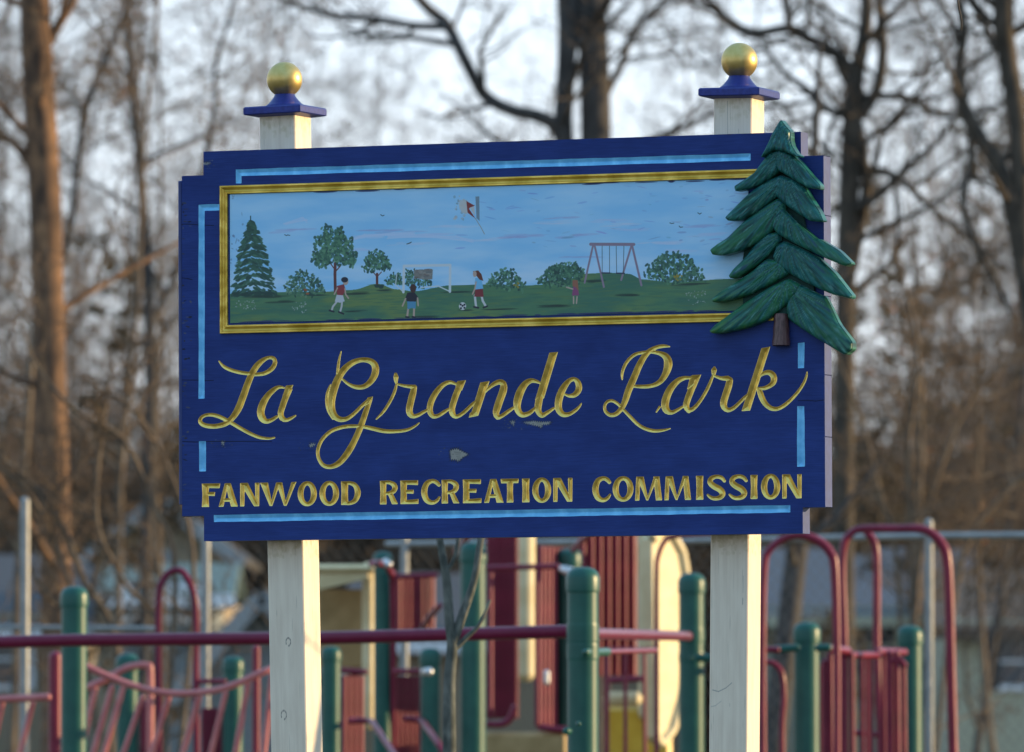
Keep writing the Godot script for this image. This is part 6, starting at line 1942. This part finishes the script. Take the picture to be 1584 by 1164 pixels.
	hero("slim_tree", "slim leaning grey trunk left of the sign's top corner", [
		[[-4.19, -0.15, -85, 0.087], [-4.09, 2.95, -85, 0.072], [-4.04, 5.12, -85, 0.065], [-4.08, 6.56, -85, 0.058], [-4.17, 7.65, -85, 0.051], [-4.25, 8.37, -85, 0.043], [-4.32, 9.46, -85, 0.036], [-4.43, 11.64, -85, 0.022]],
		[[-5, 6.56, -85, 0.043], [-4.89, 7.29, -85, 0.043], [-4.79, 8.16, -85, 0.043], [-4.57, 8.74, -85, 0.036], [-4.32, 9.39, -85, 0.029], [-4.21, 10.19, -85, 0.022]],
		[[-4.05, 5.84, -85, 0.036], [-3.7, 6.56, -85, 0.036], [-3.34, 8.16, -85, 0.029], [-3.31, 8.74, -85, 0.029], [-3.13, 9.46, -85, 0.022], [-2.84, 10.92, -85, 0.014]]], bark_grey, fine_b, 9, 1.9, 1.0)
	hero("young_tree", "young grey forked tree standing in front of the play tower", [
		[[-0.23, 0.96, -28, 0.029], [-0.23, 1.35, -28, 0.026], [-0.23, 1.6, -28, 0.023], [-0.22, 1.74, -28, 0.021], [-0.23, 1.83, -28, 0.019], [-0.24, 1.98, -28, 0.017], [-0.26, 2.1, -28, 0.014], [-0.28, 2.24, -28, 0.012], [-0.29, 2.6, -28, 0.007], [-0.3, 2.98, -28, 0.004]],
		[[-0.22, 1.74, -28, 0.019], [-0.18, 1.86, -28, 0.017], [-0.14, 1.98, -28, 0.014], [-0.12, 2.1, -28, 0.013], [-0.1, 2.24, -28, 0.011], [-0.08, 2.6, -28, 0.007], [-0.05, 2.98, -28, 0.004]],
		[[-0.22, 1.72, -28, 0.012], [-0.17, 1.77, -28, 0.01], [-0.12, 1.82, -28, 0.007], [-0.08, 1.91, -28, 0.005]],
		[[-0.25, 2, -28, 0.01], [-0.21, 2.07, -28, 0.007], [-0.19, 2.22, -28, 0.007], [-0.18, 2.45, -28, 0.005]]], bark_young, fine_a, 0, 0.22, 0.1)
	var bark_tan := bark(lin(0.075, 0.052, 0.036), lin(0.20, 0.145, 0.095), 405)
	hero("leaning_tree", "dark trunk leaning right behind the right post of the sign", [
		[[2.04, 0.3, -62, 0.111], [2.16, 1.51, -62, 0.105], [2.23, 2.03, -62, 0.1], [2.29, 2.56, -62, 0.095], [2.35, 3.08, -62, 0.089], [2.42, 3.93, -62, 0.079], [2.46, 4.66, -62, 0.068], [2.43, 5.3, -62, 0.053], [2.48, 6.25, -62, 0.032], [2.52, 6.99, -62, 0.016]]], bark_grey, fine_a, 6, 1.2, 0.4)
	thin = 0.005
	# brush in front of the left trunk
	hero("arching_shrub", "arching bare shrub stems before the big left trunk", [
		[[-2.51, 0.53, -50, 0.021], [-2.72, 1.5, -50, 0.017], [-2.94, 2.44, -50, 0.017], [-3.19, 2.95, -50, 0.015], [-3.53, 3.2, -50, 0.013]],
		[[-2.47, 0.53, -50, 0.025], [-2.6, 1.93, -50, 0.021], [-2.81, 2.35, -50, 0.021], [-2.94, 2.69, -50, 0.019], [-3.19, 3.03, -50, 0.017], [-3.49, 3.24, -50, 0.013]],
		[[-2.38, 0.53, -50, 0.021], [-2.3, 1.93, -50, 0.017], [-2.55, 2.35, -50, 0.017], [-2.73, 2.78, -50, 0.015], [-2.68, 3.46, -50, 0.013], [-2.62, 3.8, -50, 0.011]],
		[[-2.34, 0.53, -50, 0.021], [-2.21, 2.35, -50, 0.019], [-2.36, 2.86, -50, 0.017], [-2.56, 3.29, -50, 0.015], [-2.85, 3.46, -50, 0.013], [-3.11, 3.75, -50, 0.011], [-3.24, 4.05, -50, 0.008]],
		[[-2.25, 0.53, -50, 0.021], [-2.09, 2.35, -50, 0.017], [-2.25, 3.07, -50, 0.015], [-2.47, 3.46, -50, 0.013], [-2.73, 3.63, -50, 0.011]],
		[[-2.59, 0.53, -50, 0.017], [-2.85, 1.93, -50, 0.017], [-3.11, 2.35, -50, 0.013], [-3.4, 2.78, -50, 0.013]]], bark_tan, fine_b, 6, 1.1, 0.4)
	hero("tangled_shrub", "tangled bare shrub between the two dark trees at the right", [
		[[3.3, 0.26, -64, 0.022], [3.25, 2.59, -64, 0.022], [3.09, 3.35, -64, 0.022], [2.92, 4, -64, 0.019], [2.71, 4.55, -64, 0.016], [2.6, 4.93, -64, 0.014]],
		[[3.32, 0.26, -64, 0.022], [3.41, 2.59, -64, 0.022], [3.58, 3.46, -64, 0.022], [3.85, 4.11, -64, 0.019], [4.18, 4.44, -64, 0.016], [4.5, 4.66, -64, 0.014]],
		[[3.35, 0.26, -64, 0.022], [3.36, 2.59, -64, 0.022], [3.33, 3.68, -64, 0.022], [3.42, 4.44, -64, 0.019], [3.31, 5.09, -64, 0.016], [3.2, 5.42, -64, 0.011]],
		[[3.46, 0.26, -64, 0.022], [3.74, 2.59, -64, 0.022], [4.06, 3.24, -64, 0.022], [4.45, 3.57, -64, 0.016]]], bark_tan, fine_b, 10, 1.2, 0.5)
	thin = 0.002
	# a bare tree beside the path, its branches reach over the sign and streak it with shadow
	hero("near_tree", "bare tree right of the sign, one hanging twig at the top right", [
		[[3.9, 0.0, -22.6, 0.16], [3.95, 2.0, -22.6, 0.13], [4.0, 4.5, -22.5, 0.10], [4.1, 8.0, -22.4, 0.05]],
		[[3.95, 1.8, -22.6, 0.05], [3.4, 2.7, -22.4, 0.03], [2.9, 3.4, -22.3, 0.02], [2.3, 4.1, -22.2, 0.01]],
		[[3.98, 2.6, -22.6, 0.05], [3.2, 3.6, -22.4, 0.03], [2.2, 4.2, -22.3, 0.015], [1.5, 4.0, -22.3, 0.006], [1.31, 3.7, -22.3, 0.003], [1.31, 3.59, -22.3, 0.003], [1.32, 3.53, -22.3, 0.003], [1.32, 3.5, -22.3, 0.002]],
		[[3.92, 0.9, -22.6, 0.04], [3.5, 1.5, -22.6, 0.022], [3.1, 2.1, -22.6, 0.014], [2.8, 2.8, -22.6, 0.006]],
		[[3.95, 1.3, -22.6, 0.03], [3.4, 1.9, -22.5, 0.018], [2.9, 2.7, -22.4, 0.012], [2.6, 3.4, -22.3, 0.006]],
		[[3.95, 1.6, -22.6, 0.03], [3.5, 2.0, -22.9, 0.02], [3.0, 2.5, -23.0, 0.012], [2.6, 3.3, -23.1, 0.006]],
		[[3.95, 1.0, -22.6, 0.03], [3.5, 1.5, -22.8, 0.02], [3.2, 2.2, -22.95, 0.012], [3.0, 3.0, -23.0, 0.006]]], bark_brown, fine_b, 4, 0.5, 0.05)
	thin = 0.007
	fat = 0.4
	# the wood behind: a few grown trees copied over and over
	var protos := []
	for k in 7:
		var pr := grown("bare_tree", "", Vector3(-30, 0, -260 - k * 6), rng.randf_range(18, 25), rng.randf_range(0.055, 0.10), [bark_grey, bark_brown, bark_red][k % 3], [fine_a, fine_b][k % 2], "", 60 if k % 3 == 1 else 0, leaf)
		protos.append(pr)
	var kinds := ["slender grey bare tree in the wood", "brown bare tree holding a few dry leaves in the wood", "reddish bare tree in the wood"]
	for k in 140:
		var d := 152.0 + 95.0 * (k - 10 + rng.randf()) / 90.0
		if k < 10:
			d = 84.0 + 17.0 * rng.randf()
		var half := d * 0.0672 * 1.2 + 1.5
		var x := rng.randf_range(-half, half)
		if k >= 100:
			d = rng.randf_range(150, 240)
			x = d * 0.0672 * rng.randf_range(1.15, 2.0) * (1.0 if k % 2 else -1.0)
		if k < 10:
			x = half * (rng.randf_range(-1.0, -0.85) if k % 5 < 2 else rng.randf_range(0.55, 1.0))
		var o: Node3D = protos[k % 7]
		if k >= 7:
			o = protos[k % 7].duplicate()
			o.name = numbered("bare_tree")
			add_child(o)
		o.position = Vector3(x, hill_y(x, -d), -d)
		o.rotation.y = rng.randf() * TAU
		var across := x / (d * 0.0672)
		var tall := rng.randf_range(0.6, 0.85)
		if across < -0.5:
			tall = rng.randf_range(0.75, 1.15)
		elif across > 0.5:
			tall = rng.randf_range(0.6, 0.92)
		o.scale = Vector3.ONE * (tall if k >= 10 else rng.randf_range(0.33, 0.62))
		tag(o, kinds[(k % 7) % 3] + where_of(x, d), "tree", "bare trees of the wood behind")
	# small oaks that keep their brown leaves all winter
	var oak_leaf := paint(lin(0.075, 0.052, 0.024), 0.85)
	thin = 0.006
	for q in [[Vector3(5.797, 1.501, -108), "small oak full of yellow-brown leaves right of the carved evergreen", 9.5], [Vector3(-5.338, 1.501, -112), "small oak with brown leaves left of the sign's lower half", 8.0]]:
		var t := grown("oak_tree", q[1], Vector3(q[0].x, 0, q[0].z), q[2], 0.07, bark_brown, fine_b, "", 5200, oak_leaf)
		t.get_node("dry_leaves").scale = Vector3.ONE
	var fine_c := paint(lin(0.15, 0.10, 0.062), 0.9)
	for q in [[Vector3(-5.12, 1.501, -78), "slim tan sapling at the left edge, before the big trunk", 11.0], [Vector3(-4.36, 1.501, -82), "slim tan sapling right of the big left trunk", 12.0], [Vector3(-3.955, 1.501, -88), "tan sapling close by the sign's left end", 10.0], [Vector3(4.125, 1.501, -80), "tan sapling between the two dark trees at the right", 7.0], [Vector3(5.435, 1.501, -84), "tan sapling at the right edge", 7.5]]:
		grown("sapling", q[1], Vector3(q[0].x, 0, q[0].z), q[2], 0.05, bark_tan, fine_c, "", 50, leaf, 0.34)
	# undergrowth: dense stems and old leaves along the edge of the wood
	var shrub: Node3D
	for k in 220:
		var o: Node3D
		if shrub == null:
			shrub = thing("thicket_shrub", "", "shrub")
			var lb := Buf.new()
			var fb := Buf.new()
			for s in 26:
				var q := twig(lb, Vector3(rng.randfn() * 0.5, 0, rng.randfn() * 0.5), Vector3(rng.randfn() * 0.35, 1, rng.randfn() * 0.35), rng.randf_range(2.5, 4.6), 0.028, 6, 4, 0.13, 0.02)
				branchlets(lb, fb, q[0], q[1], 0.15, 1, 1.1, 8)
			part("stems", lb.mesh(), bark_brown, shrub).set_meta("kind", "stuff")
			part("twigs", fb.mesh(), fine_b, shrub).set_meta("kind", "stuff")
			dry_leaves(shrub, fb, 2200, paint(lin(0.055, 0.036, 0.02), 0.9), 1.8)
			o = shrub
		else:
			o = shrub.duplicate()
			o.name = numbered("thicket_shrub")
			add_child(o)
		var d := rng.randf_range(148, 215) if k % 3 else rng.randf_range(225, 290)
		var half := d * 0.0672 * 1.15
		var x := rng.randf_range(-half, half)
		if k >= 160:
			x = half * rng.randf_range(1.0, 1.8) * (1.0 if k % 2 else -1.0)
		o.position = Vector3(x, hill_y(x, -d) - 0.2, -d)
		o.rotation.y = rng.randf() * TAU
		o.scale = Vector3(1.7, rng.randf_range(1.2, 2.0), 1.7)
		tag(o, ("bare brown thicket shrub on the far hillside" if d > 220.0 else "bare brown thicket shrub at the edge of the wood") + where_of(x, d), "shrub", "thicket shrubs at the edge of the wood")
